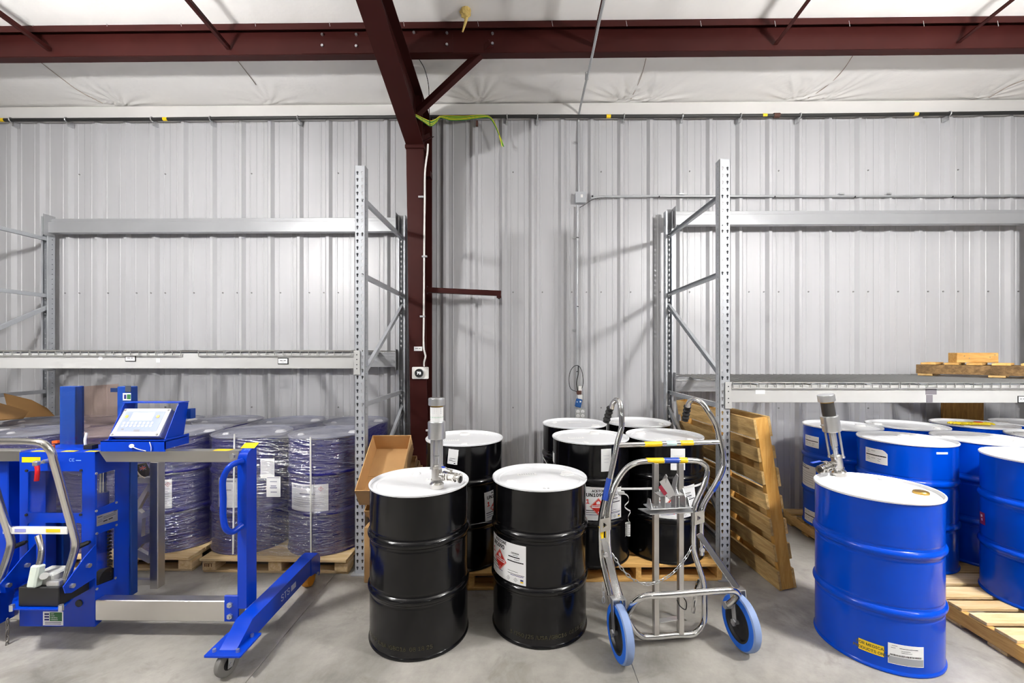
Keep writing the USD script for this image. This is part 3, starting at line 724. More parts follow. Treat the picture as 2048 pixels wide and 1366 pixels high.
# ------------------------------------------------------------------ pallets
def pallet(label, w, d, M, boards=7, bottoms=5, wx=pineX, wy=pineY, kind='stringer', t=.019, hs=.082, group=None, seed=1, nstr=3):
    "boards run along x, stringers along y; origin at the front left floor corner"
    p = thing('wooden_pallet', label, 'pallet', M=M, group=group); r = random.Random(seed)
    def row(n, z, ends=None):
        bw = [.138 if i in (0, n - 1) else r.uniform(.088, .135) for i in range(n)]
        gap = (d - sum(bw)) / (n - 1); y = 0
        for i in range(n):
            e0, e1 = r.uniform(-.006, .006), r.uniform(-.006, .006)
            MB().box((w / 2 + (e0 + e1) / 2, y + bw[i] / 2, z + r.uniform(-.001, .001)), (w + e1 - e0, bw[i], t), ch=.002).build('deck_board' if z > .06 else 'bottom_board', wx, p)
            y += bw[i] + gap
    row(boards, t * 1.5 + hs); row(bottoms, t / 2)
    for i in range(nstr):
        x = .02 + (w - .04) * i / (nstr - 1)
        if kind == 'stringer': MB().box((x, d / 2, t + hs / 2), (.04, d - .004, hs - .001), ch=.002).build('stringer', wy, p)
        else:
            for j in range(3):
                bx = .05 + (w - .10) * i / 2; by = .07 + (d - .14) * j / 2
                MB().box((bx, by, t + hs / 2), (.1 if i != 1 else .14, .14, hs - .001), ch=.003).build('block', wy, p)
    return p
PH = .12
def block_pallet(label, w, d, M, seed=1):
    p = thing('wooden_pallet', label, 'pallet', M=M); r = random.Random(seed)
    n = 6; bw = (d - .012 * (n - 1)) / n
    for i in range(n):
        MB().box((w / 2, bw / 2 + i * (bw + .012), .111), (w, bw, .018), ch=.002).build('deck_board', pineX, p)
    for x in (.0, w / 2 - .05, w - .1):
        MB().box((x + .05, d / 2, .094), (.1, d - .06, .016), ch=.002).build('cross_board', pineY, p)
        for yv in (.03, d / 2 - .06, d - .15):
            b = MB().box((x + .05, yv + .06, .0515), (.1, .12, .069), ch=.003).build('block', pineY, p)
            if x == 0. and yv == .03:
                q = MB(); F = FRONT((x + .018, yv - .0004, .045))
                for dx in (0, .012, .026, .034, .052): q.box((dx, .012, 0), (.006, .022, .001), F)
                q.box((.03, .026, 0), (.06, .003, .001), F).build('stamp', mat('brown_stamp', L(110, 74, 40), .8), b)
    for yv in (.03, d / 2 - .06, d - .15):
        MB().box((w / 2, yv + .06, .0085), (w, .1, .017), ch=.002).build('bottom_board', pineX, p)
    return p
block_pallet('pale block pallet under the shrink-wrapped drums nearest the rack frame', 1.10, 1.12, place(-2.365, 3.20, 0, -.01), 3)
block_pallet('pale block pallet under the shrink-wrapped drums behind the blue machine', 1.10, 1.12, place(-3.56, 3.215, 0, .0), 4)
block_pallet('pale block pallet at the far left, mostly behind the machine post', 1.10, 1.12, place(-4.74, 3.22, 0, 0), 5)
pallet('pale pallet under the four strapped black drums', 1.22, 1.12, place(.262, 3.125, 0, .035), 7, 4, honeyX, honeyY, seed=4)
pallet('pale pallet under the lone black drum behind the black drums', 1.10, 1.0, place(-.87, 2.985, 0, .05), 7, 4, honeyX, honeyY, seed=5)
pallet('pale slatted pallet in the lower right corner', 1.22, 1.22, place(2.652, 1.84, 0, .0), 8, 5, pineX, honeyY, seed=6)
pallet('worn pallet under the blue drums against the right wall, left one', 1.22, 1.22, place(2.572, 3.09, 0, -.03), 7, 5, oldX, oldY, seed=7)
pallet('worn pallet under the blue drums at the far right wall', 1.22, 1.12, place(3.86, 3.13, 0, 0), 7, 5, oldX, oldY, seed=8)
ex, ey = np.array([-.07, .9975, 0]), np.array([-.16, 0, .987])
LM = frame((1.812, 3.035, 0.0), ex, ey)
pallet('old pallet standing on edge, leaning against the right rack frame', 1.22, 1.205, LM, 7, 7, oldY, honeyZ, seed=9, hs=.089)

# old pallet and wood block up on the right shelf
a, b = fl(1832, 751, zr + .004), fl(2048, 757.5, zr + .004)
d = (b - a)[:2] / np.linalg.norm((b - a)[:2]); rz = math.atan2(d[1], d[0])
DM = place(a[0], a[1], zr + .005, rz) @ frame((0, 0, 0), (0, 1, 0), (-1, 0, 0))
dk = frame((a[0], a[1], zr + .005), (-d[1], d[0], 0), (d[0], d[1], 0))
dkf = np.eye(4); dkf[:3, 0] = (d[0], d[1], 0); dkf[:3, 1] = (-d[1], d[0], 0); dkf[:3, 3] = (a[0], a[1], zr + .005)
dp = thing('wooden_pallet', 'dark old pallet lying up on the right rack shelf', 'pallet', M=dkf)
r_ = random.Random(12); LW, LD = 1.1, .42
for yv in (.02, LD - .02): MB().box((LW / 2, yv, .019 + .041), (LW, .04, .082), ch=.002).build('stringer', wood('weathered_dark_x', L(142, 112, 74), L(84, 64, 40), 0, .4), dp)
x = .03
while x < LW - .08:
    bw = r_.uniform(.085, .12); MB().box((x + bw / 2, LD / 2, .111), (bw, LD + r_.uniform(-.004, .008), .018), ch=.002).build('deck_board', honeyY, dp); x += bw + r_.uniform(.04, .06)
for x in (.06, .5, .98): MB().box((x, LD / 2, .0095), (.1, LD, .018), ch=.002).build('bottom_board', oldY, dp)
wbk = thing('wood_block', 'short honey-coloured wood block lying on the shelf pallet', 'wood block', M=dkf @ place(.26, .10, .12, -rz * .92))
MB().box((.17, .05, .045), (.34, .09, .088), ch=.003).build('block', honeyX, wbk)
nl = MB()
for x, z in ((.06, .06), (.1, .04), (.27, .05), (.31, .07)): nl.cyl((x, .006, z), (x, .003, z), .004, 8)
nl.build('nail_head', screw_m, wbk, kind='stuff')
wp = thing('wood_board', 'brown wooden board standing behind the blue drums beneath the shelf', 'board', (4.3, 4.38, 0))
a, b = at(1888, 806, 4.36), at(1968, 838, 4.36)
MB().span((a[0], 4.36, .002), (b[0], 4.395, 1.17), ch=.003).build('board', wood('brown_board_z', L(170, 126, 66), L(120, 84, 38), 2), wp)

# ------------------------------------------------------------------ drums
RB_, RC_, DH = .2855, .2915, .89
def drum_profile():
    p = [(.0, .012), (RB_ - .012, .012), (RB_ - .006, .004), (RC_ - .004, 0), (RC_, .003), (RC_ + .001, .008), (RC_, .014), (RB_ + .001, .020), (RB_, .03), (RB_, .20)]
    def hoop(z):
        q = []
        for dz, h in ((-.075, 0), (-.068, .002), (-.060, .002), (-.053, 0)): pass
        for t in np.linspace(0, 1, 6): q.append((RB_ - .0025 * math.sin(math.pi * t), z - .043 + .02 * t))
        for t in np.linspace(0, 1, 11): q.append((RB_ + .0115 * math.sin(math.pi * t) ** .8 if 0 < t < 1 else RB_, z - .021 + .042 * t))
        for t in np.linspace(0, 1, 6): q.append((RB_ - .0025 * math.sin(math.pi * t), z + .023 + .02 * t))
        return q
    p += hoop(.312) + [(RB_, .45)] + hoop(.614) + [(RB_, .80), (RB_, .868), (RB_ + .001, .872), (RC_ - .001, .877)]
    return p
DPROF = drum_profile()
LIDP = [(RC_ - .001, .876), (RC_ + .001, .880), (RC_ + .001, .886), (RC_ - .002, .8895), (RC_ - .006, .889), (RC_ - .009, .884), (RC_ - .010, .872), (RC_ - .014, .870), (.262, .8705), (.258, .873), (.25, .873), (.246, .8705), (.12, .8715), (0, .872)]
def patch(w, h, t=.0008, n=10, tilt=0, corner=0):
    x = np.linspace(-w / 2, w / 2, n + 1); m = MB()
    V = np.stack([np.column_stack([x, np.full(n + 1, y), np.full(n + 1, t)]) for y in (-h / 2, h / 2)])
    if corner: V[1, -2:, 1] -= (corner * .35, corner)
    W = V.copy(); W[..., 2] = 0
    m.grid(V); m.grid(np.stack([W[0], V[0]])); m.grid(np.stack([V[1], W[1]]))
    return m
def cylhit(dx, dy, u, v, R=RB_):
    r = ray(u, v); a = r[0] ** 2 + r[1] ** 2; b = -2 * (r[0] * dx + r[1] * dy); c = dx * dx + dy * dy - R * R
    D = b * b - 4 * a * c; t = (-b - math.sqrt(max(D, 0))) / (2 * a); p = C0 + r * t
    f0 = math.atan2(-dy, -dx); q = math.atan2(p[1] - dy, p[0] - dx) - f0
    return f0 + (q + math.pi) % (2 * math.pi) - math.pi, p[2]
class Drum:
    def __init__(s, x, y, z, label, shell, lid, group=None, bung_rz=0.3, name='steel_drum', cap=white_p, lidlabel=True, caps=(1, 1)):
        s.x, s.y, s.z = x, y, z
        s.t = thing(name, label, 'drum', (x, y, z), group)
        M = place(x, y, z)
        MB().lathe(DPROF, 84, M).build('shell', shell, s.t)
        ld = MB().lathe(LIDP, 84, M).build('lid', lid, s.t)
        for k, (rr, cr, hh) in enumerate(((.2, .036, .014), (-.2, .021, .012))):
            if not caps[k]: continue
            c = np.array([x + rr * math.cos(bung_rz), y + rr * math.sin(bung_rz), z + .871])
            MB().lathe([(cr * 1.25, 0), (cr * 1.2, .004), (cr, .005), (cr, hh - .002), (cr - .003, hh), (0, hh)], 28, place(*c)).build('bung_cap', cap, s.t)
        if lidlabel:
            a = bung_rz + 1.9; c = place(x + .11 * math.cos(a), y + .11 * math.sin(a), z + .8725, .15)
            l = MB().box((0, 0, 0), (.125, .05, .0012), c).build('lid_label', white_p, s.t)
            q = MB()
            for i in range(7): q.box((-.045 + i * .015, .004, .0008), (.008, .018, .0004), c)
            q.build('print', mat('faint_ink', L(205, 206, 212), .6), l)
    def put(s, mb, th, z, tilt=0., R=None):
        return mb.bend(R or RB_ + .0006, th, z - s.z, tilt).move(place(s.x, s.y, s.z))
    def sheet(s, u0_, v0_, u1_, v1_, name='paper_label', m=None, tilt=0., corner=0, bars=(), barcode=None, ink_=None, vb=None):
        ta, za = cylhit(s.x, s.y, u0_, v0_); tb, zb = cylhit(s.x, s.y, u1_, v1_)
        if vb: zb = cylhit(s.x, s.y, u0_, vb)[1]
        w, h, th, zc = (tb - ta) * RB_, za - zb, (ta + tb) / 2, (za + zb) / 2
        l = s.put(patch(w, h, corner=corner), th, zc, tilt).build(name, m or white_p, s.t)
        if bars or barcode:
            q = MB()
            for (x0, x1, yy, hh) in bars: q.box(((x0 + x1) / 2 * w - w / 2, h / 2 - yy * h, .0011), ((x1 - x0) * w, hh * h, .0005))
            if barcode:
                r = random.Random(3); x = .06
                while x < .94:
                    bw = r.uniform(.006, .018); q.box((x * w - w / 2, h / 2 - barcode * h, .0011), (bw * w, .08 * h, .0005)); x += bw + r.uniform(.008, .016)
            s.put(q, th, zc, tilt).build('print', ink_ or ink, l)
        return l, w, h, th, zc
    def hazard(s, th, ztop, tilt=0.):
        w, h = .30, .222; zc = ztop - h / 2
        l = s.put(patch(w, h, n=18), th, zc, tilt).build('hazard_label', white_p, s.t, label='white flammable liquid label reading ACETONE UN1090')
        F = lambda x, y: place(x - w / 2, y - h / 2, .0009)
        k = MB().text('ACETONE', .0165, F(.060, .200), .0005, True).text('UN1090', .0235, F(.020, .168), .0005, True).text('CAC0054', .008, F(.205, .166), .0005, True)
        for x0, x1, y, hh in ((.185, .262, .147, .006), (.178, .285, .122, .006), (.215, .25, .158, .002), (.225, .26, .135, .002), (.01, .075, .070, .005), (.01, .1, .056, .003), (.18, .29, .052, .0025), (.18, .25, .066, .002)):
            k.box(((x0 + x1) / 2, y, 0), (x1 - x0, hh, .0005), F(0, 0))
        for x in (.185, .235):
            d = Polygon([(0, -.012), (.012, 0), (0, .012), (-.012, 0)]); k.poly(d.difference(d.buffer(-.0012)), .0005, F(x, .022)).box((0, .002, 0), (.002, .009, .0005), F(x, .020))
        s.put(k, th, zc, tilt).build('black_print', ink, l)
        g = MB().box((0, 0, 0), (.085, .003, .0005), F(.242, .045)).box((0, 0, 0), (.12, .003, .0005), F(.075, .040)).box((0, 0, 0), (.018, .009, .0005), F(.275, .026))
        s.put(g, th, zc, tilt).build('blue_print', navy_ink, l)
        yv = MB().box((0, 0, 0), (.018, .008, .0005), F(.275, .016)); s.put(yv, th, zc, tilt).build('yellow_print', yellow_m, l)
        D = Polygon([(0, -.062), (.062, 0), (0, .062), (-.062, 0)])
        rd = MB().text('1', .030, F(.018, .118), .0005, True)
        ring = D.difference(D.buffer(-.0025)); core = D.buffer(-.0045)
        flame = Polygon([(-.012, .018), (-.016, .028), (-.010, .038), (-.008, .030), (-.002, .046), (.004, .034), (.008, .040), (.014, .028), (.011, .018)])
        flame = flame.union(sbox(-.016, .0135, .016, .0165))
        core = core.difference(flame).difference(sbox(-.047, -.009, .047, .009).intersection(D.buffer(-.007)))
        core = core.difference(affinity.translate(sbox(-.0035, -.006, .0035, .006), 0, -.040))
        Fd = F(.108, .098); rd.poly(ring, .0005, Fd).poly(core, .0005, Fd).text('FLAMMABLE LIQUID', .0075, F(.108, .0945), .0005, True, center=True, sx=.78)
        s.put(rd, th, zc, tilt).build('red_print', red_ink, l)
        return l
GB = 'black drums'
b1 = Drum(-.587, 2.599, 0, 'glossy black drum with a pump on its white lid, left of the front pair', drum_black, lid_white, bung_rz=-1.24, caps=(0, 1))
b2 = Drum(.135, 2.704, 0, 'glossy black drum with an acetone label and no pump, front centre', drum_black, lid_white, bung_rz=.45)
b3 = Drum(-.405, 3.308, PH, 'black drum standing behind between the two front black drums', drum_black, lid_white, bung_rz=1.7)
b4 = Drum(.56, 3.37, PH, 'strapped black drum just behind the left handle of the steel hand truck', drum_black, lid_white, bung_rz=1.25)
b5 = Drum(1.15, 3.435, PH, 'strapped black drum behind the clamp of the steel hand truck', drum_black, lid_white, bung_rz=2.4)
b6 = Drum(.521, 4.009, PH, 'black drum against the wall under the power outlet', drum_black, lid_white, bung_rz=-.5)
b7 = Drum(1.125, 4.08, PH, 'black drum against the wall nearest the right rack frame', drum_black, lid_white, bung_rz=2.9)
b2.hazard(math.radians(-93 - 45), .566)
b4.hazard(math.atan2(-3.37, -.56) + math.radians(20), .685)
b3.hazard(math.atan2(-3.308, .405) + math.radians(60), .665, .05)
b5.hazard(math.atan2(-3.435, -1.15) + math.radians(20), .675, .16)
b4.sheet(1202, 898, 1222.5, 942, 'paper_label', bars=((.2, .8, .3, .02), (.3, .75, .45, .02), (.3, .7, .6, .02)), ink_=mat('faint_ink', L(205, 206, 212), .6))
b5.sheet(1341, 897, 1370, 940, 'paper_label', bars=((.2, .8, .34, .02), (.3, .75, .5, .02), (.5, .8, .75, .02)), ink_=mat('faint_ink', L(205, 206, 212), .6))
b4.sheet(1105.3, 902, 1109, 926, 'paper_label')
b3.sheet(896, 898, 916, 929, 'paper_label', tilt=-.1, bars=((.2, .75, .62, .02), (.15, .5, .72, .02), (.15, .8, .78, .02), (.65, .8, .92, .06)))
for dr, th, tx in ((b2, -1.4, '3 /250 /25 /USA /GBC16  08 18 25'), (b1, -1.95, '3 /250 /25 /USA /GBC16  08 18 25')):
    q = MB().text(tx, .021, None, .0003, center=True); dr.put(q, th, .055).build('stencil', olive, dr.t)
q = MB().text('C, S', .014, place(b2.x + .01, b2.y - .215, .8722), .0005).build('lid_mark', greyink, b2.t)

r1 = Drum(2.047, 2.516, 0, 'bright blue drum with a tilted pump on its white lid, front right', drum_blue, lid_white, bung_rz=-.35, caps=(0, 0), lidlabel=False)
r2 = Drum(2.925, 3.323, PH, 'blue drum with a white corner-cut label, right behind the pumped blue drum', drum_blue, lid_white, bung_rz=.9)
r3 = Drum(2.885, 3.916, PH, 'blue drum with three stacked white labels, behind the tilted pump', drum_blue, lid_white, bung_rz=.2)
r4 = Drum(3.48, 3.946, PH, 'blue drum by the right wall, second from the left in the back row', drum_blue, lid_white, bung_rz=2.5)
r5 = Drum(3.515, 3.34, PH, 'blue drum right of the corner-cut label drum, partly behind the corner drum', drum_blue, lid_white, bung_rz=2.8)
r6 = Drum(4.147, 4.02, PH, 'blue drum by the right wall with yellow gloves on its lid', drum_blue, lid_white, bung_rz=.6, lidlabel=False)
r7 = Drum(4.74, 4.055, PH, 'blue drum in the far right back corner under the shelf', drum_blue, lid_white, bung_rz=2.6)
r8 = Drum(4.19, 3.42, PH, 'blue drum at the right edge behind the corner drum', drum_blue, lid_white, bung_rz=2.2)
r9 = Drum(3.266, 2.726, PH, 'blue drum at the lower right standing on the slatted pallet', drum_blue, lid_white, bung_rz=.9)
LB = ((.1, .22, .16, .02), (.32, .5, .16, .02), (.1, .22, .27, .02), (.05, .95, .45, .07), (.1, .25, .62, .02), (.32, .5, .66, .02), (.6, .75, .66, .02), (.1, .25, .76, .02), (.6, .7, .8, .02))
r2.sheet(1731.5, 893, 1775.5, 927, corner=.025, bars=LB, vb=921)
r2.sheet(1872.5, 904.3, 1895.5, 908.5, 'white_strip', vb=908.6)
r3.sheet(1611, 868, 1638, 895, bars=LB, vb=890); r3.sheet(1604.8, 922, 1632, 974, vb=967, bars=((.05, .5, .06, .03), (.05, .7, .14, .05), (.05, .9, .3, .01), (.05, .9, .4, .01), (.05, .9, .5, .01), (.05, .9, .6, .01), (.05, .9, .7, .01), (.05, .9, .8, .01)), ink_=greyink)
r3.sheet(1609.5, 1014, 1635, 1046, bars=LB, vb=1037)
l, w, h, th, zc = r1.sheet(1717, 1275, 1768, 1304.5, 'yellow_label', yellow_m, vb=1296)
q = MB().text('FOR MEDICAL', h * .25, place(0, h * .09, .0010), .0004, True, center=True, sx=.92).text('PRODUCTS ONLY', h * .25, place(0, -h * .36, .0010), .0004, True, center=True, sx=.92); r1.put(q, th, zc).build('print', mat('grey_green_ink', L(96, 92, 40), .6), l)
l, w, h, th, zc = r1.sheet(1775.5, 1284, 1847, 1331, 'white_label', vb=1324.5, bars=((.1, .25, .1, .015), (.3, .82, .18, .02), (.08, .2, .2, .015), (.35, .6, .3, .015), (.35, .65, .38, .015)), barcode=.55)
q = MB().box((0, -h * .30, .001), (w * .97, h * .34, .0004)); r1.put(q, th, zc).build('grey_band', mat('grey_band', L(158, 160, 164), .5), l)
lr = r9.sheet(1960.5, 1021, 1970.5, 1052, 'red_tag', mat('dark_red_tag', L(150, 24, 60), .4), tilt=.1, bars=((.3, .6, .3, .2), (.4, .6, .6, .2)), ink_=white_p)
c = fl(1842, 987, .871); MB().lathe([(.036, 0), (.036, .01), (.032, .014), (0, .014)], 28, place(*c)).build('bung_cap', brass, r1.t, label='brass bung cap')
c = fl(1767, 963, .871); MB().lathe([(.05, 0), (.04, .006), (.026, .008), (.025, .016), (0, .016)], 28, place(*c)).build('bung_cap', lid_white, r1.t)
c = fl(1785, 980, .8725); MB().box((0, 0, 0), (.11, .04, .001), place(*c)).build('lid_label', offwhite, r1.t)
gl = thing('yellow_gloves', 'yellow gloves lying on the lid of a blue drum by the right wall', 'gloves', (4.2, 3.98, PH + .875))
c = fl(1945, 850, PH + .873)
def glove(c, a, name, side):
    m = MB(); R = place(c[0], c[1], c[2] + .013, a) @ np.diag([.72, .72, .72, 1.])
    g = MB().box((0, 0, 0), (.11, .085, .03), None, .012)
    for k, (ln, oy) in enumerate(((.07, -.033), (.085, -.011), (.08, .011), (.06, .033))): g.tube([(.05, oy, 0), (.05 + ln * .6, oy * 1.15, .006), (.05 + ln, oy * 1.2, -.004)], np.array([.012, .0115, .009]), 8)
    g.tube([(-.01, side * .04, 0), (.02, side * .07, .006), (.045, side * .085, 0)], np.array([.014, .013, .01]), 8)
    g.box((-.085, 0, 0), (.07, .095, .026), None, .01)
    return g.move(R).build(name, mat('glove_yellow', L(226, 200, 30), .55), gl)
glove(c + (-.08, .02, 0), 2.9, 'glove', 1); g2 = glove(c + (.05, -.02, .004), -.2, 'glove', -1)
MB().box((0, 0, 0), (.05, .035, .004), place(*(c + (.03, -.02, .031)), -.2)).build('red_patch', red_ink, g2)

def outline(drums, buf):
    g = unary_union([Point(d.x, d.y).buffer(RB_, quad_segs=24) for d in drums]).convex_hull.buffer(buf)
    return g
def perimeter(g, n):
    ls = g.exterior; return np.array([ls.interpolate(t, normalized=True).coords[0] for t in np.linspace(0, 1, n, endpoint=False)])
sp = thing('drum_strap', 'white plastic strap tied round the four black drums with a curled loose end', 'strap', (.84, 3.7, .69))
P = perimeter(outline([b4, b5, b6, b7], .002), 160)
zz = .69 + .012 * np.sin(np.arange(160) / 160 * 2 * np.pi * 2)
V = np.stack([np.column_stack([P, zz - .008]), np.column_stack([P, zz + .008])]); MB().grid(V, closed=True).build('band', strapm, sp)
k = cylhit(b4.x, b4.y, 1240, 985); kp = np.array([b4.x + (RB_ + .01) * math.cos(k[0]), b4.y + (RB_ + .01) * math.sin(k[0]), k[1]])
MB().box(kp, (.05, .02, .026), ch=.006).build('knot', strapm, sp)
tl = [kp, kp + (.04, -.02, -.012), kp + (.05, -.02, -.05), kp + (.02, -.02, -.09), kp + (.045, -.02, -.115), kp + (.062, -.02, -.125), kp + (.045, -.025, -.16), kp + (.052, -.02, -.2)]
for i in range(40): tl.append(kp + np.array([.04 + .019 * math.cos(i * 1.05), -.03 + .015 * math.sin(i * 1.05), -.205 - i * .0024]))
tp = resample(tl, .006); MB().grid(np.stack([tp - (0, 0, .006), tp + (0, 0, .006)])).build('curled_tail', strapm, sp, smooth=True)

# ------------------------------------------------------------------ shrink-wrapped drum loads
def load(drums, what, seed, tags=()):
    g = outline(drums, .004); n = 420; rows = 130
    P = perimeter(g, n); N = P - np.roll(P, 1, 0); T = np.roll(P, -1, 0) - np.roll(P, 1, 0); T /= np.linalg.norm(T, axis=1, keepdims=True); N = np.stack([T[:, 1], -T[:, 0]], 1)
    if np.mean(np.sum(N * (P - P.mean(0)), 1)) < 0: N = -N
    dist = np.array([min(math.hypot(p[0] - d.x, p[1] - d.y) for d in drums) for p in P]) - RB_
    zs = np.linspace(PH + .004, PH + .885, rows)
    s = np.linspace(0, 1, n, endpoint=False) * g.exterior.length
    S, Z = np.meshgrid(s, zs)
    ang = S / g.exterior.length * 2 * np.pi; rr = g.exterior.length / (2 * np.pi)
    q = np.stack([np.cos(ang) * rr * 3, np.sin(ang) * rr * 3, Z * 26 + 2.2 * np.sin(ang * 2 + seed)], -1)
    w = np.abs(meshkit.fbm(q, 3, seed) - .5) * .034
    w += .014 * (meshkit.fbm(q * (1.2, 1.2, .16), 2, seed + 5) - .5)
    sag = -np.clip(dist, 0, .3)[None, :] * .30 * (.6 + .4 * np.sin(Z * 9 + seed))
    off = w + sag + .006
    V = np.stack([P[None, :, 0] + N[None, :, 0] * off, P[None, :, 1] + N[None, :, 1] * off, Z], -1)
    t = thing('stretch_wrap', 'wrinkled clear stretch wrap round ' + what, 'plastic wrap', (P[:, 0].mean(), P[:, 1].mean(), PH))
    MB().grid(V, closed=True).build('side_sheet', film_side, t, smooth=True)
    c = P.mean(0); ks = np.linspace(0, 1, 60)
    Tp = np.stack([np.column_stack([c + (V[-1, :, :2] - c) * k, PH + .887 + .035 * (meshkit.fbm(np.column_stack([(c + (V[-1, :, :2] - c) * k) * 7, np.zeros(n)]), 5, seed + 9) - .35) * min(1, (1 - k) * 9)]) for k in ks])
    MB().grid(Tp, closed=True).build('top_sheet', film_top, t, smooth=True)
    return t
def wrapped(x0, y0, labels, grp, yaw=0., dx_=.586):
    out = []; c, s = math.cos(yaw), math.sin(yaw)
    for (dx, dy), lb in zip(((0, 0), (dx_, 0), (0, .584), (dx_, .584)), labels):
        out.append(Drum(x0 + dx * c - dy * s, y0 + dx * s + dy * c, PH, lb, drum_navy, lid_grey, name='wrapped_drum', lidlabel=False, group=grp))
    return out
wb_ = wrapped(-2.17, 3.55, ('wrapped navy drum right behind the blue machine post', 'wrapped navy drum nearest the left rack post', 'wrapped navy drum at the back, behind the blue machine post', 'wrapped navy drum at the back nearest the rack frame'), None, -.03, .62)
wa_ = wrapped(-3.362, 3.56, ('wrapped navy drum hidden behind the machine cabinet', 'wrapped navy drum seen between the steel gripper and the blue machine post', 'wrapped navy drum at the back behind the machine screen', 'wrapped navy drum at the back, middle of the left shelf'), None)
wc_ = wrapped(-4.535, 3.56, ('navy drum at the far left behind the chrome push handle', 'navy drum left of the clear machine guard', 'navy drum at the back far left under the brown carton', 'navy drum at the back left of the blue mast'), None)
tB = load(wb_, 'the four navy drums nearest the rack frame', 3)
tA = load(wa_, 'the four navy drums behind the blue machine', 8)
tC = load(wc_, 'the four navy drums at the far left', 15)

NL = ((.08, .62, .1, .09), (.3, .7, .36, .05), (.1, .9, .5, .012), (.1, .9, .58, .012), (.1, .85, .66, .012), (.1, .9, .74, .012), (.1, .8, .82, .012))
fogink = mat('fogged_ink', L(150, 150, 165), .6)
wb_[0].sheet(438, 955, 476, 1015, bars=((.1, .9, .1, .06), (.2, .7, .4, .03)), ink_=fogink)
def big_label(d, u0_, v0_, u1_, v1_):
    R0 = RB_; l, w, h, th, zc = d.sheet(u0_, v0_, u1_, v1_, bars=NL, ink_=fogink)
    dm = Polygon([(0, -.018), (.018, 0), (0, .018), (-.018, 0)]); q = MB().poly(dm.difference(dm.buffer(-.002)), .0005, place(w * .33, h * .33, .0011)).box((w * .33, h * .33 + .002, .0011), (.003, .013, .0005)); d.put(q, th, zc).build('warning_print', red_ink, l)
big_label(wb_[1], 584, 964, 657, 1021); big_label(wa_[1], 300, 960, 344, 1016)
def film_tag(parent, d, u0_, v0_, u1_, v1_, y, name='paper_tag', bars=()):
    a, b = at(u0_, v0_, y), at(u1_, v1_, y); w, h = b[0] - a[0], a[2] - b[2]
    F = frame(((a[0] + b[0]) / 2, y, (a[2] + b[2]) / 2), (1, .0, .0), (-.06, 0, 1))
    l = MB().box((0, 0, 0), (w, h, .0012), F).build(name, white_p, parent)
    if bars:
        q = MB()
        for x0, x1, yy, hh in bars: q.box(((x0 + x1) / 2 * w - w / 2, h / 2 - yy * h, .0009), ((x1 - x0) * w, hh * h, .0006), F)
        q.build('print', fogink, l)
film_tag(tB, None, 521, 917, 549, 957, 3.262); film_tag(tB, None, 533, 953, 561, 994, 3.250, bars=((.05, .95, .06, .03), (.25, .75, .25, .04), (.3, .7, .46, .05), (.25, .75, .55, .06), (.3, .75, .76, .05)))
for par, d, u, v0_, v1_, nm in ((tB, wb_[0], 469, 868, 1108, 0), (tB, wb_[1], 621, 874, 1112, 1)):
    pts = []
    for v in np.linspace(v0_, v1_, 14):
        th_, z = cylhit(d.x, d.y, u - (v - v0_) * .012 * (1 if nm == 0 else -.4), v, RB_ + .022); pts.append((d.x + (RB_ + .022) * math.cos(th_), d.y + (RB_ + .022) * math.sin(th_), max(z, PH + .01)))
    pts = np.array(pts); MB().tube(pts, .006, 6).build('string', strapm, par, label='white packing string')

# ------------------------------------------------------------------ cartons
def tray(name, label, M, w, l, h, t=.005, m=None, flaps=True, group=None):
    "open carton, x width, y length, z up"
    c = thing(name, label, 'cardboard box', M=M, group=group); m = m or card
    MB().box((w / 2, l / 2, t / 2), (w, l, t)).build('bottom', m, c)
    for nm, ctr, sz in (('side_panel', (t / 2, l / 2, h / 2), (t, l, h)), ('side_panel', (w - t / 2, l / 2, h / 2), (t, l, h)), ('end_panel', (w / 2, t / 2, h / 2), (w - 2 * t, t, h)), ('end_panel', (w / 2, l - t / 2, h / 2), (w - 2 * t, t, h))):
        MB().box(ctr, sz).build(nm, m, c)
    if flaps: MB().span((t, t, t), (w - t, l * .46, t * 2)).span((t, l * .47, t), (w - t, l - t, t * 2)).build('inner_flap', m, c)
    return c
# stack of nested open cartons leaning between the rack post and the black drum
o = at(722, 1003, 2.93); far = at(739, 865, 3.34)
ey = np.array([-.02, .80, .60]); ex = np.array([1, .03, 0.])
W_, L_, H_ = .295, .50, .16
oz = np.cross(ex, ey); oz /= np.linalg.norm(oz)
o = at(709, 982, 2.92) - oz * H_
for k, lab in enumerate(('open cardboard tray on top of the leaning carton stack by the rack post', 'second cardboard tray down in the leaning carton stack', 'third cardboard tray down in the leaning carton stack', 'lowest cardboard tray in the leaning carton stack')):
    tray('cardboard_tray', lab, frame(o - oz * (.075 * k if k else 0) - oz * (.09 if k else 0) + ex * .012 * k + ey / np.linalg.norm(ey) * .012 * k, ex, ey), W_ - .012 * k * 0, L_, H_ if k == 0 else .072, flaps=(k == 0))
b0 = thing('cardboard_box', 'closed cardboard box on the floor under the leaning carton stack', 'cardboard box', (-.98, 3.2, 0))
MB().span((-1.10, 3.10, .001), (-.80, 3.44, .40), ch=.004).build('box', card, b0)
MB().span((-1.10, 3.255, .4), (-.80, 3.285, .4006)).build('tape', mat('packing_tape', L(176, 140, 92), .3), b0)
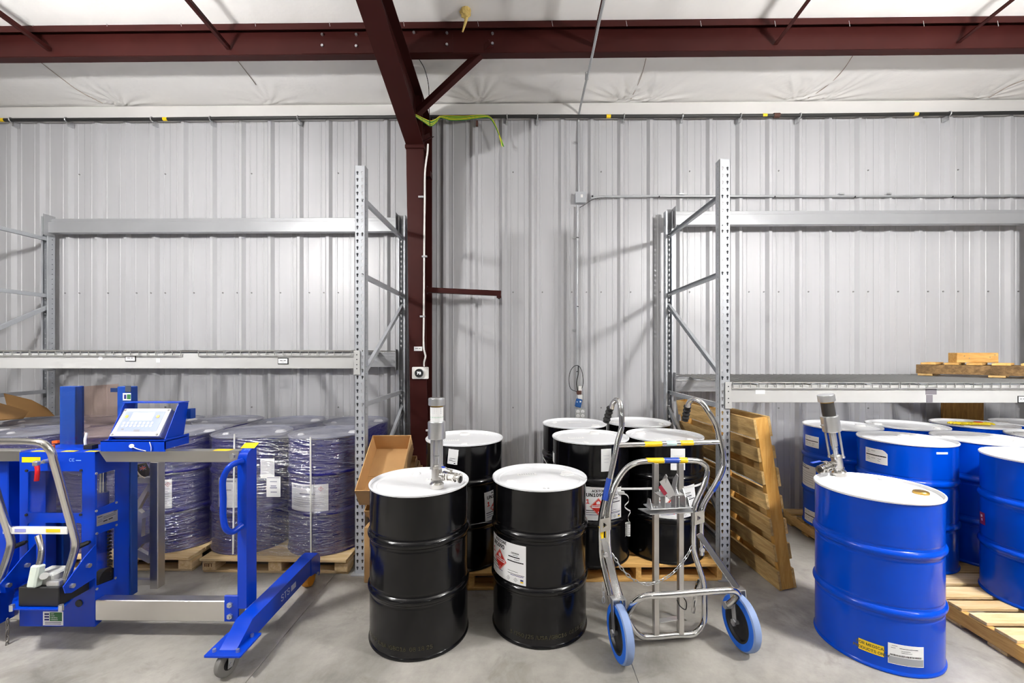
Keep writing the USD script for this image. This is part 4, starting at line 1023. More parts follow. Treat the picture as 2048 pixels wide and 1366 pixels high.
# flattened carton on the far left load
c = thing('cardboard_box', 'torn brown carton lying on the far left wrapped drums', 'cardboard box', (-4.62, 4.0, 1.03))
a = [at(-60, 792, 3.75), at(0, 806, 3.85), at(57, 822, 3.95), at(47, 836, 3.85), at(0, 840, 3.6), at(-80, 838, 3.6)]
for q in a: q[2] = max(q[2], 1.028)
V0_ = np.array([[a[0], a[1], a[2]], [a[5], a[4], a[3]]])
MB().grid(V0_).grid(V0_ - (0, 0, .006)).build('flap', card_d, c)
V1_ = np.array([[a[0] + (0, .25, 0), a[1] + (0, .25, 0), a[2] + (-.05, .2, -.0)], [a[0] * (1, 1, 0) + (0, .3, 1.03), a[1] * (1, 1, 0) + (0, .3, 1.03), a[2] * (1, 1, 0) + (-.03, .25, 1.03)]])
MB().grid(V1_).grid(V1_ + (0, .006, 0)).build('back_panel', card_d, c)

# ------------------------------------------------------------------ drum pumps
def pump(label, M, dark, valve_az, handle_az):
    t = thing('drum_pump', label, 'drum pump', M=M)
    MB().lathe([(0, 0), (.040, 0), (.041, .004), (.041, .024), (.037, .030), (.034, .038), (.033, .05), (0, .05)], 28).build('bung_nut', stain, t)
    MB().lathe([(.029, .045), (.03, .06), (.03, .115), (.034, .118), (.034, .126), (.026, .128), (.02, .135), (0, .135)], 28).build('body', brushed, t)
    for k in range(4):
        a = math.pi / 4 + k * math.pi / 2; p = np.array([.036 * math.cos(a), .036 * math.sin(a), .125]); MB().cyl(p, p + (0, 0, .17), .0065, 12).cyl(p - (0, 0, .012), p, .010, 6).build('tie_rod', zinc, t)
    MB().lathe([(.014, .13), (.014, .165), (.017, .167), (.017, .182), (.012, .184), (.0195, .19), (.0195, .285), (0, .285)], 20).build('drive_shaft', alu, t)
    MB().lathe([(.040, .282), (.048, .283), (.0505, .287), (.0505, .378), (.048, .383), (.036, .384)], 36).build('collar', alu, t)
    MB().cyl((-.05, 0, .33), (-.062, 0, .33), .006, 10).build('set_screw', zinc, t)
    mo = MB().lathe([(.036, .38), (.0365, .382), (.0365, .474), (.036, .476), (0, .476)], 36).build('motor', motor, t)
    MB().lathe([(.0368, .468), (.0372, .469), (.0372, .474), (.0368, .475)], 36).build('ring', brass, mo)
    if not dark:
        MB().grid(patch(.11, .082, n=14).m[0][0].reshape(2, 15, 3)).bend(.0372, -1.25, .425).build('wrap_label', white_p, mo)
        g = MB().box((0, 0, 0), (.104, .007, .0006)).box((0, -.012, 0), (.104, .003, .0006)); g = MB().grid(np.array([[(x, y, 0) for x in np.linspace(-.053, .053, 15)] for y in (-.006, .001)])).bend(.0381, -1.25, .412); g.build('green_print', palegreen, mo)
        q = MB()
        for i in range(4): q.box((.02, .03 - i * .009, 0), (.006, .003, .0004)).box((-.02, .028 - i * .008, 0), (.03, .0016, .0004))
        q.bend(.0381, -1.25, .43).build('print', fogink, mo)
    MB().lathe([(.036, .474), (.046, .475), (.0475, .478), (.0475, .514), (.045, .518), (0, .519)], 40).build('cap', alu, t)
    ca, sa = math.cos(valve_az), math.sin(valve_az); d = np.array([ca, sa, 0]); up = np.array([0, 0, 1.])
    zv = .075
    v = MB().cyl(d * .02 + up * zv, d * .07 + up * zv, .017, 16).cyl(d * .048 + up * zv, d * .056 + up * zv, .028, 20).cyl(d * .059 + up * zv, d * .067 + up * zv, .028, 20)
    v.build('outlet', stain, t)
    s = np.array([-sa, ca, 0])
    v = MB().cyl(d * .067 + up * zv, d * .135 + up * zv, .021, 8).cyl(d * .075 + up * zv, d * .085 + up * zv, .027, 8).cyl(d * .118 + up * zv, d * .128 + up * zv, .027, 8)
    for k in range(4):
        a = k * math.pi / 2 + .78; o = s * .025 * math.cos(a) + up * .025 * math.sin(a); v.cyl(d * .07 + up * zv + o, d * .135 + up * zv + o, .004, 8)
    v.cyl(d * .10 + up * zv, d * .10 + up * (zv + .036), .008, 12)
    bv = v.build('ball_valve', stain, t)
    MB().tube([d * .135 + up * zv + s * .018 * 0, d * .155 + up * zv], .017, 20).lathe([(.013, 0), (.026, 0), (.027, .004), (.026, .008), (.013, .008)], 24, frame(d * .155 + up * zv, s, np.cross(d, s))).build('clamp_fitting', stain, t)
    MB().cyl(d * .1632 + up * zv, d * .1636 + up * zv, .0135, 20).build('bore', ink, t)
    ch, sh = math.cos(handle_az), math.sin(handle_az); h = np.array([ch, sh, 0])
    a = d * .10 + up * (zv + .038)
    MB().bar(a - h * .01, a + h * .02 + up * .002, .014, .003).bar(a + h * .02 + up * .002, a + h * .04 + up * .012, .013, .003).build('lever', stain, bv)
    MB().bar(a + h * .038 + up * .011, a + h * .105 + up * .013, .016, .007, ch=.002).build('lever_grip', mat('grip_blue', L(30, 70, 190), .4), bv)
    return t
p = fl(873.5, 975, .873)
pump('drum pump with a white and green labelled motor, upright on the front left black drum', place(p[0], p[1], .872), False, -.45, 2.75)
p = fl(1679, 951, .873)
tip = np.array([-.17, -.01, 1.0]); tip /= np.linalg.norm(tip)
pump('drum pump with a plain dark motor, tilted on the bright blue drum', frame((p[0], p[1], .874), np.cross((0, 1, 0), tip), (0, 1, 0)), True, math.pi + .35, math.pi + .2)

# ------------------------------------------------------------------ blue drum lifting machine
YF = 2.47
mc = thing('drum_lifter', 'big blue drum lifting machine with steel rails, clear guards and a weighing screen', 'lifting machine', (-2.43, 2.47, 0))
XS = at(190, 905, YF)[0]; XW = at(39, 905, YF)[0]; YBK = 2.69
def ux(u, y): return at(u, 800, y)[0]
def px(u, v, y=YF): p = at(u, v, y); return (p[0], p[2])
def rpx(u0_, v0_, u1_, v1_, y=YF, r=.014):
    a, b = px(u0_, v1_, y), px(u1_, v0_, y); return rrect(a[0], a[1], b[0], b[1], r)
ZT = 1.075; ZB = .073
face = sbox(XW, ZB, XS - .0055, ZT).difference(rpx(56, 942.5, 164, 1026)).difference(rpx(55, 1046, 163, 1152))
MB().poly(face, .005, FRONT((0, YF + .005, 0))).build('front_plate', mblue, mc)
w0 = rpx(52, 938.5, 168, 1030)
MB().poly(w0, .004, FRONT((0, YF + .0095, 0))).build('window_pane', pane_m, mc)
sc_ = MB()
for u, v in ((54, 941), (163, 940.5), (53.5, 1029.5), (162, 1029)): p = at(u, v, YF); sc_.cyl(p, p + (0, -.006, 0), .0075, 10)
p = at(159, 1206, YF); sc_.cyl(p, p + (0, -.006, 0), .02, 14)
sc_.build('screw', ink, mc, kind='stuff')
def sy(u, v): p = atx(u, v, XS); return (p[1], p[2])
side = Polygon([(YF, ZB), (YF, ZT), (YBK, ZT), (YBK, .125)])
win1 = Polygon([sy(194, 949), sy(231, 939), sy(231, 1003), sy(194, 1018)]).buffer(-.008).buffer(.008)
win2 = Polygon([sy(193, 1070), sy(229, 1055), sy(229, 1158), sy(193, 1172)]).buffer(-.008).buffer(.008)
SF = frame((XS - .005, 0, 0), (0, 1, 0), (0, 0, 1))
MB().poly(side.difference(win1).difference(win2), .005, SF).build('side_plate', mblue, mc)
MB().poly(win1.buffer(.008), .003, frame((XS - .0085, 0, 0), (0, 1, 0), (0, 0, 1))).poly(win2.buffer(.008), .003, frame((XS - .0085, 0, 0), (0, 1, 0), (0, 0, 1))).build('side_pane', pane_m, mc)
lbl = Polygon([sy(193, 1032), sy(235, 1019), sy(235, 1041), sy(193, 1053)])
rp = MB().poly(lbl, .0015, frame((XS, 0, 0), (0, 1, 0), (0, 0, 1))).build('rating_plate', alu, mc)
q = MB()
for (a0, a1, b, hh) in ((.05, .25, .2, .05), (.3, .9, .35, .03), (.3, .9, .5, .03), (.05, .25, .5, .02), (.05, .25, .65, .02), (.3, .5, .72, .1), (.55, .75, .72, .1), (.8, .95, .15, .06)):
    A, Bq = np.array(sy(193, 1032)), np.array(sy(235, 1053)); ln = Bq[0] - A[0]; hh_ = np.array(sy(193, 1053))[1] - A[1]
    y0_, y1_ = A[0] + ln * a0, A[0] + ln * a1; z_ = A[1] + hh_ * b; q.span((XS + .0014, y0_, z_), (XS + .0021, y1_, z_ + hh_ * hh))
q.build('print', ink, rp)
sc_ = MB()
for u, v in ((192, 947), (232, 1005), (192, 1022), (232, 1050), (193, 1067), (230, 1156), (193, 1178)): p = atx(u, v, XS); sc_.cyl(p, p + (.005, 0, 0), .007, 10)
sc_.build('screw', zinc, mc, kind='stuff')
MB().span((XW, YF + .001, ZT - .005), (XS, YBK, ZT)).build('top_plate', mblue, mc)
for u0_, u1_ in ((58, 78), (76, 93), (119, 146), (168, 190)):
    a, b = fl(u0_, 904, ZT), fl(u1_, 904, ZT); MB().span((a[0], YF + .02, ZT), (b[0], YF + .05, ZT + .001)).build('yellow_sticker', yellow_m, mc)
a, b = px(44, 914), px(81, 925); MB().span((a[0], YF - .001, b[1]), (b[0], YF, a[1])).build('yellow_sticker', yellow_m, mc)
MB().text('CE', .018, FRONT((px(138, 920)[0], YF - .0002, px(138, 923)[1]))).box((px(157, 920)[0], YF, px(157, 921)[1]), (.03, .001, .006)).build('ce_mark', mat('pale_blue_print', L(120, 160, 225), .5), mc, label='pale CE mark')
# inside the cabinet
MB().cyl((-2.63, 2.60, .33), (-2.63, 2.60, 1.06), .009, 12).build('spindle', stain, mc)
MB().lathe([(.03, 0), (.03, .05), (.02, .055), (.02, .09), (.012, .1)], 16, place(-2.63, 2.60, .30)).build('spindle_nut', stain, mc)
MB().cyl((-2.53, 2.62, .80), (-2.53, 2.62, 1.0), .018, 14).cyl((-2.565, 2.64, .78), (-2.565, 2.64, 1.02), .008, 10).build('cylinder_rod', chrome, mc)
MB().cyl((-2.53, 2.62, .10), (-2.53, 2.62, .80), .03, 16).build('cylinder_body', mblue, mc)
MB().span((ux(100, 2.68), 2.68, .1), (ux(127, 2.68), 2.72, .67)).build('inner_guide', mblue_d, mc)
ch_ = MB()
for i in range(16): ch_.box((XS - .06, 2.62, .25 + i * .022), (.012, .016, .014)).box((XS - .06, 2.62, .25 + i * .022), (.03, .006, .008))
ch_.build('drive_chain', ink, mc, kind='stuff')
MB().lathe([(.0, -.02), (.055, -.02), (.055, .02), (0, .02)], 24, frame((XS - .07, 2.60, .29), (0, 1, 0), (0, 0, 1))).build('chain_wheel', black_m, mc)
# masts and clear guard
zm = 1.437
MB().span((ux(119, 2.70), 2.70, 1.0), (ux(150, 2.70), 2.76, zm), ch=.003).build('mast', mblue_d, mc)
MB().span((ux(234, 2.70), 2.70, .12), (ux(262, 2.70), 2.75, zm), ch=.003).build('mast', mblue_d, mc)
MB().span((ux(221, 2.7), 2.70, at(0, 784, 2.7)[2]), (ux(235, 2.7), 2.715, at(0, 776, 2.7)[2])).build('mast_bracket', mat('mast_dark', L(24, 44, 86), .4), mc)
y_ = 2.6995
a, b = at(246, 786, y_), at(262, 801, y_); l = MB().span((a[0], y_ - .001, b[2]), (b[0], y_, a[2])).build('mast_sticker', white_p, mc)
MB().span((a[0] + .008, y_ - .0015, b[2] + .01), (a[0] + .022, y_ - .001, a[2] - .01)).build('print', navy_ink, l)
MB().span((a[0] + .026, y_ - .0015, b[2] + .008), (b[0] - .001, y_ - .001, a[2] - .008)).build('green_print', green_ink, l)
a, b = at(251, 771.5, y_), at(262, 784, y_); MB().span((a[0], y_ - .002, b[2]), (b[0], y_, a[2])).build('dark_sticker', mat('slate_plate', L(66, 72, 84), .4), mc)
zg0 = ZT; yg0, yg1 = 2.62, 2.68
MB().span((ux(121, 2.60), 2.60, zg0), (ux(163, 2.60), 2.604, at(0, 773, 2.6)[2])).build('clear_guard', plexi, mc)
MB().span((ux(163, 2.60), 2.604, zg0), (ux(163, 2.60) + .004, 2.84, at(0, 773, 2.6)[2])).build('clear_guard', pinkplexi, mc)
MB().span((ux(163, 2.60) + .004, 2.836, zg0), (ux(237, 2.70), 2.84, at(0, 773, 2.6)[2])).build('clear_guard', plexi, mc)
MB().span((ux(121, 2.60), 2.604, zg0), (ux(121, 2.60) + .004, 2.70, at(0, 773, 2.6)[2])).build('clear_guard', plexi, mc)
MB().cyl((ux(101, 2.55), 2.55, 1.075), (ux(101, 2.55), 2.55, 1.10), .02, 12).bar((ux(106, 2.55), 2.55, 1.118), (ux(117, 2.55), 2.55, 1.122), .014, .016).build('limit_switch', copper_ink, mc, label='orange tipped switch')
MB().span((ux(170, 2.56), 2.55, 1.075), (ux(187, 2.56), 2.59, 1.10)).build('cable_clip', black_m, mc)
MB().tube(resample([(ux(172, 2.6), 2.6, 1.08), (ux(170, 2.6), 2.6, 1.12), (ux(167, 2.6), 2.62, 1.16)], .01), .007, 8).build('cable', offwhite, mc)
# left hand column and rails
xl = at(-12, 935, 2.52)[0]
MB().span((xl, 2.52, .24), (at(16, 935, 2.52)[0], 2.62, 1.02), ch=.004).build('column', mblue, mc)
MB().span((at(16, 935, 2.6)[0], 2.60, .1), (XW + .01, 2.66, 1.05)).build('column_plate', mblue, mc)
RZ0, RZ1 = at(0, 923, YF)[2], at(0, 901, YF)[2]
def rail(x0, x1, z0, z1, y0, y1, m): MB().span((x0, y0, z0), (x1, y1, z1), ch=.004).build('rail', m, mc)
PX0, PX1 = at(475, 905, 2.46)[0], at(493, 905, 2.46)[0]
x0_ = at(197, 905, YF)[0]
MB().poly([(x0_, RZ1), (PX0, RZ1), (PX0, RZ0), (x0_ + .045, RZ0)], .06, FRONT((0, YF + .06, 0))).build('rail', brushed, mc)
rail(at(-260, 905, YF)[0], XW + .002, RZ0, RZ1, YF, YF + .06, brushed)
rail(XS, PX0 + .0, at(0, 1240, YF)[2], at(0, 1199, YF)[2], YF, YF + .06, brushed)
rail(at(-260, 905, YF)[0], XW, at(0, 1240, YF)[2], at(0, 1199, YF)[2], YF, YF + .06, brushed)
a, b = at(423, 900, YF), at(456, 900, YF); MB().span((a[0], YF + .01, RZ1), (b[0], YF + .055, RZ1 + .001)).build('yellow_sticker', yellow_m, mc)
# right hand post, leg and wheels
MB().poly([(2.46, .19), (2.46, 1.045), (2.475, 1.075), (2.555, 1.115), (2.555, .19)], PX1 - PX0, frame((PX0, 0, 0), (0, 1, 0), (0, 0, 1))).build('post', mblue, mc)
cap_n = np.cross((1, 0, 0), np.array([0, .08, .04])); cap_n /= np.linalg.norm(cap_n)
CF = frame((PX0, 2.475, 1.0755), (1, 0, 0), (0, .08, .04))
MB().box(((PX1 - PX0) / 2, .065, .001), (PX1 - PX0 + .03, .05, .001), CF).build('yellow_sticker', yellow_m, mc)
MB().text('STS', .014, CF @ place((PX1 - PX0) * .25, .02, .0006)).build('mark', mat('pale_blue_print', (1, 1, 1)), mc)
a, b = at(450, 1190, YF - .004), at(478, 1242, YF - .004); bp = MB().span((a[0], YF - .012, b[2]), (b[0], YF - .0005, a[2]), ch=.002).build('bolt_plate', mblue, mc)
for v in (1209, 1232): p = at(460.5, v, YF - .012); MB().cyl(p, p + (0, -.010, 0), .016, 6).cyl(p + (0, -.01, 0), p + (0, -.02, 0), .008, 10).build('bolt', zinc, bp)
p = at(465.5, 912, YF); MB().cyl(p, p + (0, -.012, 0), .016, 6).build('bolt', zinc, mc)
h0, h1 = at(485, 922, 2.462), at(485, 1050, 2.462)
hp = [h0, at(462, 931, 2.40), at(447, 955, 2.39), at(446.5, 1000, 2.39), at(446.5, 1035, 2.39), at(453, 1059, 2.39), at(464, 1064, 2.41), h1]
MB().tube(resample(hp, .012), .0165, 14).build('grab_handle', mblue, mc)
def leg(sg):
    f = lambda x: x if sg > 0 else 2 * -2.655 - x
    xr, xlft = f(-1.437), f(-1.525)
    lo, hi = min(xr, xlft), max(xr, xlft)
    MB().poly([(2.20, .128), (2.34, .207), (3.02, .215), (3.02, .105), (2.36, .100)], hi - lo, frame((lo, 0, 0), (0, 1, 0), (0, 0, 1))).build('leg', mblue, mc)
    if sg > 0: MB().text('STS', .040, frame((hi + .0004, 2.62, .135), (0, 1, 0), (0, 0, 1))).box((2.77, .152, 0), (.06, .035, .0006), frame((hi + .0004, 0, 0), (0, 1, 0), (0, 0, 1))).build('mark', mat('pale_mark', L(176, 186, 220), .5), mc, label='pale STS lettering')
    cx = (lo + hi) / 2
    g = sbox(-.085, -.085, .085, .085).buffer(.008)
    pl_ = MB().poly(g, .008, place(cx + (.0 if sg > 0 else 0), 2.25, .122)).build('caster_plate', mblue, mc)
    for dx in (-.06, .06):
        for dy in (-.06, .06): MB().cyl((cx + dx, 2.25 + dy, .13), (cx + dx, 2.25 + dy, .145), .009, 6).build('bolt', zinc, pl_)
    # swivel caster
    rz = math.radians(-18); R = place(cx + .0, 2.225, 0, rz)
    MB().lathe([(0, .105), (.034, .105), (.036, .112), (.036, .122), (0, .122)], 24, place(cx, 2.235, 0)).build('swivel', zinc, mc)
    wh = MB().lathe([(.030, -.017), (.052, -.018), (.060, -.014), (.0625, -.006), (.0625, .006), (.060, .014), (.052, .018), (.030, .017)], 40, R @ frame((0, -.02, .0628), (0, 1, 0), (0, 0, 1))).build('caster_tire', tire_grey, mc)
    MB().lathe([(0, -.014), (.032, -.014), (.032, .014), (0, .014)], 24, R @ frame((0, -.02, .0628), (0, 1, 0), (0, 0, 1))).build('caster_hub', black_m, mc)
    for dx in (-.024, .024): MB().poly([(-.035, .045), (-.01, .045), (.02, .11), (-.03, .11)], .003, R @ frame((dx - .0015, 0, 0), (0, 1, 0), (0, 0, 1))).build('fork', zinc, mc)
    MB().cyl(R[:3, :3] @ np.array([-.03, -.02, .0628]) + R[:3, 3], R[:3, :3] @ np.array([.03, -.02, .0628]) + R[:3, 3], .008, 10).build('axle_bolt', zinc, mc)
    # load wheel under its housing
    MB().poly([(3.0, .215), (3.10, .215), (3.135, .17), (3.135, .06), (3.12, .045), (3.06, .09), (3.0, .10)], .007, frame((hi - .002, 0, 0), (0, 1, 0), (0, 0, 1))).poly([(3.0, .215), (3.10, .215), (3.135, .17), (3.135, .06), (3.12, .045), (3.06, .09), (3.0, .10)], .007, frame((lo - .004, 0, 0), (0, 1, 0), (0, 0, 1))).span((lo, 3.0, .209), (hi, 3.10, .216)).build('wheel_housing', mblue, mc)
    MB().lathe([(0, -.028), (.05, -.028), (.058, -.024), (.06, -.01), (.06, .01), (.058, .024), (.05, .028), (0, .028)], 36, frame((cx, 3.06, .0605), (0, 1, 0), (0, 0, 1))).build('load_wheel', orange_w, mc)
    MB().cyl((hi + .004, 3.09, .075), (hi + .014, 3.09, .075), .01, 8).build('axle_bolt', zinc, mc)
leg(1); leg(-1)
MB().span((2 * -2.655 - PX1, 2.46, .19), (2 * -2.655 - PX0, 2.555, 1.1), ch=.003).build('post', mblue, mc)
# weighing terminal on the rail
TY0, TY1 = 2.47, 2.565
q0, q1, q2, q3 = at(218, 872.4, TY0), at(317, 872.4, TY0), at(344.3, 816.8, TY1), at(247.6, 817, TY1)
TF = frame(q0, q1 - q0, q3 - q0); tw = np.linalg.norm(q1 - q0); th_ = np.linalg.norm(q3 - q0)
tb = MB().box((tw / 2, th_ / 2, -.006), (tw, th_, .012), TF, ch=.002).build('terminal', mat('terminal_frame', L(186, 188, 190), .5, metal=.2), mc)
MB().box((tw / 2, th_ / 2, -.045), (tw * .98, th_ * .97, .07), TF).build('terminal_body', castzinc, mc)
MB().box((tw * .5, th_ * .53, .0005), (tw * .82, th_ * .72, .001), TF).build('keypad', panel_face, tb)
MB().box((tw * .48, th_ * .70, .0012), (tw * .46, th_ * .30, .001), TF).build('display', screen_m, tb)
kk = MB()
for r_i, yy in enumerate((.465, .36)):
    for i in range(8): kk.cyl((TF @ [tw * (.17 + .082 * i), th_ * yy, .001, 1])[:3], (TF @ [tw * (.17 + .082 * i), th_ * yy, .0022, 1])[:3], tw * .027, 12)
kk.build('key', mat('key_grey', L(206, 208, 212), .4), tb, kind='stuff')
kk = MB()
for xx in (.155, .80): kk.cyl((TF @ [tw * xx, th_ * .70, .001, 1])[:3], (TF @ [tw * xx, th_ * .70, .0026, 1])[:3], tw * .034, 14)
kk.build('orange_key', mat('key_orange', L(236, 176, 70), .4), tb)
MB().box((tw * .5, th_ * .2, .0012), (tw * .12, th_ * .055, .0006), TF).box((tw * .2, th_ * .24, .0012), (tw * .05, th_ * .05, .0006), TF).build('print', greyink, tb)
sc_ = MB()
for xx in (.05, .95):
    for yy in (.06, .94): sc_.cyl((TF @ [tw * xx, th_ * yy, 0, 1])[:3], (TF @ [tw * xx, th_ * yy, .003, 1])[:3], .006, 10)
sc_.build('screw', screw_m, tb, kind='stuff')
hxa, hxb = q0[0] - .03, q1[0] + .055
zb0, zb1 = at(0, 899, TY0)[2] , at(0, 880, TY0)[2]
tray_ = MB().span((hxa, TY0 - .02, zb1 - .004), (hxb, TY0 + .16, zb1)).span((hxa, TY0 - .02, RZ1 + .001), (hxb, TY0 - .016, zb1 - .0)).span((hxb - .004, TY0 - .02, zb0 + .008), (hxb, TY0 + .16, zb1 + .012)).build('terminal_tray', mblue, mc)
for xx in (hxa + .01, hxb - .035):
    MB().poly([(TY0 - .01, zb1), (TY0 + .13, zb1), (TY0 + .17, zb1 + .20), (TY0 + .10, zb1 + .205), (TY0 + .085, zb1 + .185)], .004, frame((xx + .02, 0, 0), (0, 1, 0), (0, 0, 1))).build('side_bracket', mblue, mc)
MB().bar((hxa + .02, TY0 + .132, zb1 + .205), (hxb - .008, TY0 + .132, zb1 + .205), .08, .004).build('hood', mblue, mc)
MB().span((hxb - .02, TY0 + .16, zb1 + .1), (hxb + .01, TY0 + .2, zb1 + .16)).build('hinge', mblue_d, mc)
MB().cyl(at(263, 892, TY0 - .022), at(263, 892, TY0 - .03), .012, 12).build('gland', white_p, mc)
MB().tube(resample([at(264, 893, TY0 - .03), at(275, 898, TY0 - .035), at(292, 902, TY0 - .02)], .01), .0025, 6).tube(resample([at(299, 884, TY0 - .025), at(302, 894, TY0 - .028), at(302, 902, TY0 - .02)], .01), .0025, 6).build('cable', offwhite, mc)
# foot pump tray
TYY = 2.30
a, b = at(36, 1213, TYY), at(117, 1175, TYY)
MB().span((a[0], TYY, a[2]), (b[0], YF, b[2]), ch=.004).build('pump_box', black_m, mc)
MB().poly([(at(20, 1218, TYY - .02)[0], TYY - .02), (at(122, 1218, TYY - .02)[0], TYY - .02), (XS - .08, YF), (XW - .02, YF)], .006, place(0, 0, a[2] - .008)).build('tray', mblue, mc)
for u in (24, 122): p = at(u, 1217, TYY - .015); MB().cyl(p - (0, 0, .012), p + (0, 0, .02), .012, 6).build('tray_bolt', zinc, mc)
a, b = at(86, 1223, YF - .001), at(126.5, 1251, YF - .001); l = MB().span((a[0], YF - .0015, b[2]), (b[0], YF, a[2])).build('maker_sticker', white_p, mc, label='white and green sticker on the machine front')
w_, h_ = b[0] - a[0], a[2] - b[2]
MB().span((a[0] + w_ * .34, YF - .002, b[2] + h_ * .32), (b[0] - w_ * .06, YF - .0015, a[2] - h_ * .06)).build('green_print', green_ink, l)
q = MB()
for k in range(3): q.span((a[0] + w_ * .08, YF - .002, a[2] - h_ * (.12 + .2 * k)), (a[0] + w_ * .30, YF - .0015, a[2] - h_ * (.24 + .2 * k)))
q.span((a[0] + w_ * .1, YF - .002, b[2] + h_ * .08), (b[0] - w_ * .1, YF - .0015, b[2] + h_ * .12)).span((a[0] + w_ * .1, YF - .002, b[2] + h_ * .2), (b[0] - w_ * .1, YF - .0015, b[2] + h_ * .24))
q.build('print', navy_ink, l)
q = MB()
for k, s_ in enumerate(('Safe', 'Drum', 'Handling', 'Company')): q.text(s_, h_ * .085, FRONT((a[0] + w_ * .39, YF - .0018, a[2] - h_ * (.19 + .14 * k))), .0006)
q.build('white_print', white_p, l)
MB().box((at(105, 1150, 2.38)[0], 2.38, at(0, 1152, 2.38)[2]), (.12, .11, .075), ch=.008).cyl(at(88, 1152, 2.335), at(88, 1152, 2.30), .018, 14).build('hydraulic_pump', castzinc, mc)
MB().box((at(108, 1158, 2.32)[0], 2.325, at(0, 1166, 2.32)[2]), (.07, .03, .03), ch=.004).build('pump_valve', zinc, mc)
lv = resample([at(76, 1072, 2.36), at(83, 1098, 2.34), at(81, 1118, 2.33), at(77, 1132, 2.32)], .01)
MB().tube(lv, .014, 12).build('lever_tube', stain, mc)
MB().bar(at(77, 1129, 2.32), at(68, 1174, 2.30), .05, .045, up=(0, 1, 0), ch=.008).build('lever_grip', palegrip, mc)
# push handle
XH = at(150, 1078, 2.40)[0]; HW = XH - at(21, 1078, 2.40)[0]
rt = [(103, 905), (107, 920), (117, 955), (133, 1015), (149, 1074), (151, 1086), (150, 1096), (146, 1112), (139, 1137), (131, 1164)]
pr_ = [atx(u, v, XH) for u, v in rt]
tp = pr_[0]; ztop = at(60, 884.5, tp[1] - .015)[2]
mid = [np.array([XH - .03, tp[1] - .012, ztop - .008]), np.array([XH - .07, tp[1] - .015, ztop])]
lf = [p * (1, 1, 1) - (HW, 0, 0) for p in pr_]
mid2 = [np.array([XH - HW + .07, tp[1] - .015, ztop]), np.array([XH - HW + .02, tp[1] - .012, ztop - .012])]
MB().tube(resample(lf[::-1] + mid2[::-1] + mid[::-1] + pr_, .012), .0185, 16).build('push_handle', stain, mc)
a, b = at(2, 1070, 2.275), at(131, 1057, 2.275)
hs_c = atx(151, 1064, XH); yh = hs_c[1] - .022
zc_ = at(65, 1063.5, yh)[2]; xa_, xb_ = at(1, 1063, yh)[0], at(131, 1063, yh)[0]
cb = MB().box(((xa_ + xb_) / 2, yh + .012, zc_), (xb_ - xa_, .006, .036), ch=.002).box(((xa_ + xb_) / 2, yh + .022, zc_ + .015), (xb_ - xa_, .02, .005)).build('handle_shelf', offwhite, mc)
for ua, ub, nm_, m_ in ((89, 117, 'yellow_sticker', yellow_m), (26, 48, 'lilac_sticker', mat('lilac_print', L(150, 152, 214), .5))):
    a, b = at(ua, 1063, yh), at(ub, 1063, yh); MB().span((a[0], yh + .0075, zc_ - .006), (b[0], yh + .009, zc_ + .012)).build(nm_, m_, cb)
xk = at(131, 1164, 2.36)[0]
for xq, sg in ((at(137, 1164, 2.34)[0], 1), (at(10, 1164, 2.34)[0], 1)):
    g = Polygon([(2.33, .345), (2.30, .36), (2.29, .40), (2.40, .50), (YF, .55), (YF, .36)])
    MB().poly(g, .006, frame((xq + .02, 0, 0), (0, 1, 0), (0, 0, 1))).build('handle_bracket', mblue, mc)
    MB().cyl((xq + .02, 2.33, .385), (xq + .04, 2.33, .385), .013, 6).cyl((xq + .02, 2.42, .45), (xq + .04, 2.42, .45), .013, 6).build('bracket_bolt', zinc, mc)
for u in (131, 6): p = at(u, 1164, 2.36); MB().cyl(p - (.03, 0, 0), p + (.03, 0, 0), .022, 14).build('pivot', brushed, mc)
for u in (176, 49):
    p = at(u, 1085, YF - .01); MB().cyl(p + (.0, 0, 0), p + (-.022, -.05, -.01), .012, 14, .015).cyl(p + (0, .012, 0), p, .008, 10).build('knob', black_m, mc)
p = at(98, 921, YF); e = at(73, 927, YF - .05)
MB().cyl(p, p + (0, -.03, 0), .012, 10).bar(p + (0, -.03, 0), e, .014, .014).box(e, (.03, .03, .03), ch=.006).build('clamp_arm', zinc, mc)
MB().tube(resample([e, at(75, 940, YF - .055), at(73, 962, YF - .06)], .01), .011, 10).build('clamp_grip', red_m, mc, label='red clamp grip')
# lower left foot with safety chain
MB().span((at(-40, 1200, 2.42)[0], 2.40, .13), (at(8, 1200, 2.42)[0], 2.47, .30)).span((at(-40, 1200, 2.42)[0], 2.36, .31), (at(22, 1200, 2.42)[0], 2.47, .33)).build('foot_bracket', mblue, mc)
def chain(pts, r=.010, th=.0028, fl2=1.0):
    P = resample(pts, .002); s = np.concatenate([[0], np.cumsum(np.linalg.norm(np.diff(P, axis=0), axis=1))]); m = MB(); pitch = r * 2.9; k = 0
    while (k + 1) * pitch < s[-1]:
        c = np.array([np.interp((k + .5) * pitch, s, P[:, j]) for j in range(3)]); c2 = np.array([np.interp(min((k + .8) * pitch, s[-1]), s, P[:, j]) for j in range(3)])
        d = (c2 - c) / (np.linalg.norm(c2 - c) + 1e-9); n = np.array([0, 1., .3]) if k % 2 else np.array([1., .3, 0]); a = np.cross(d, n); a /= np.linalg.norm(a)
        ring = [c + d * r * 2. * .98 * math.cos(t) + a * r * .85 * math.sin(t) for t in np.linspace(0, 2 * np.pi, 13)[:-1]]; m.tube(ring, th, 5, closed=True); k += 1
    return m
chain([at(15, 1238, 2.42), at(14.5, 1280, 2.42), at(13, 1312, 2.42)], .011, .003).build('safety_chain', mat('dull_steel', L(120, 116, 110), .5, metal=.5), mc)
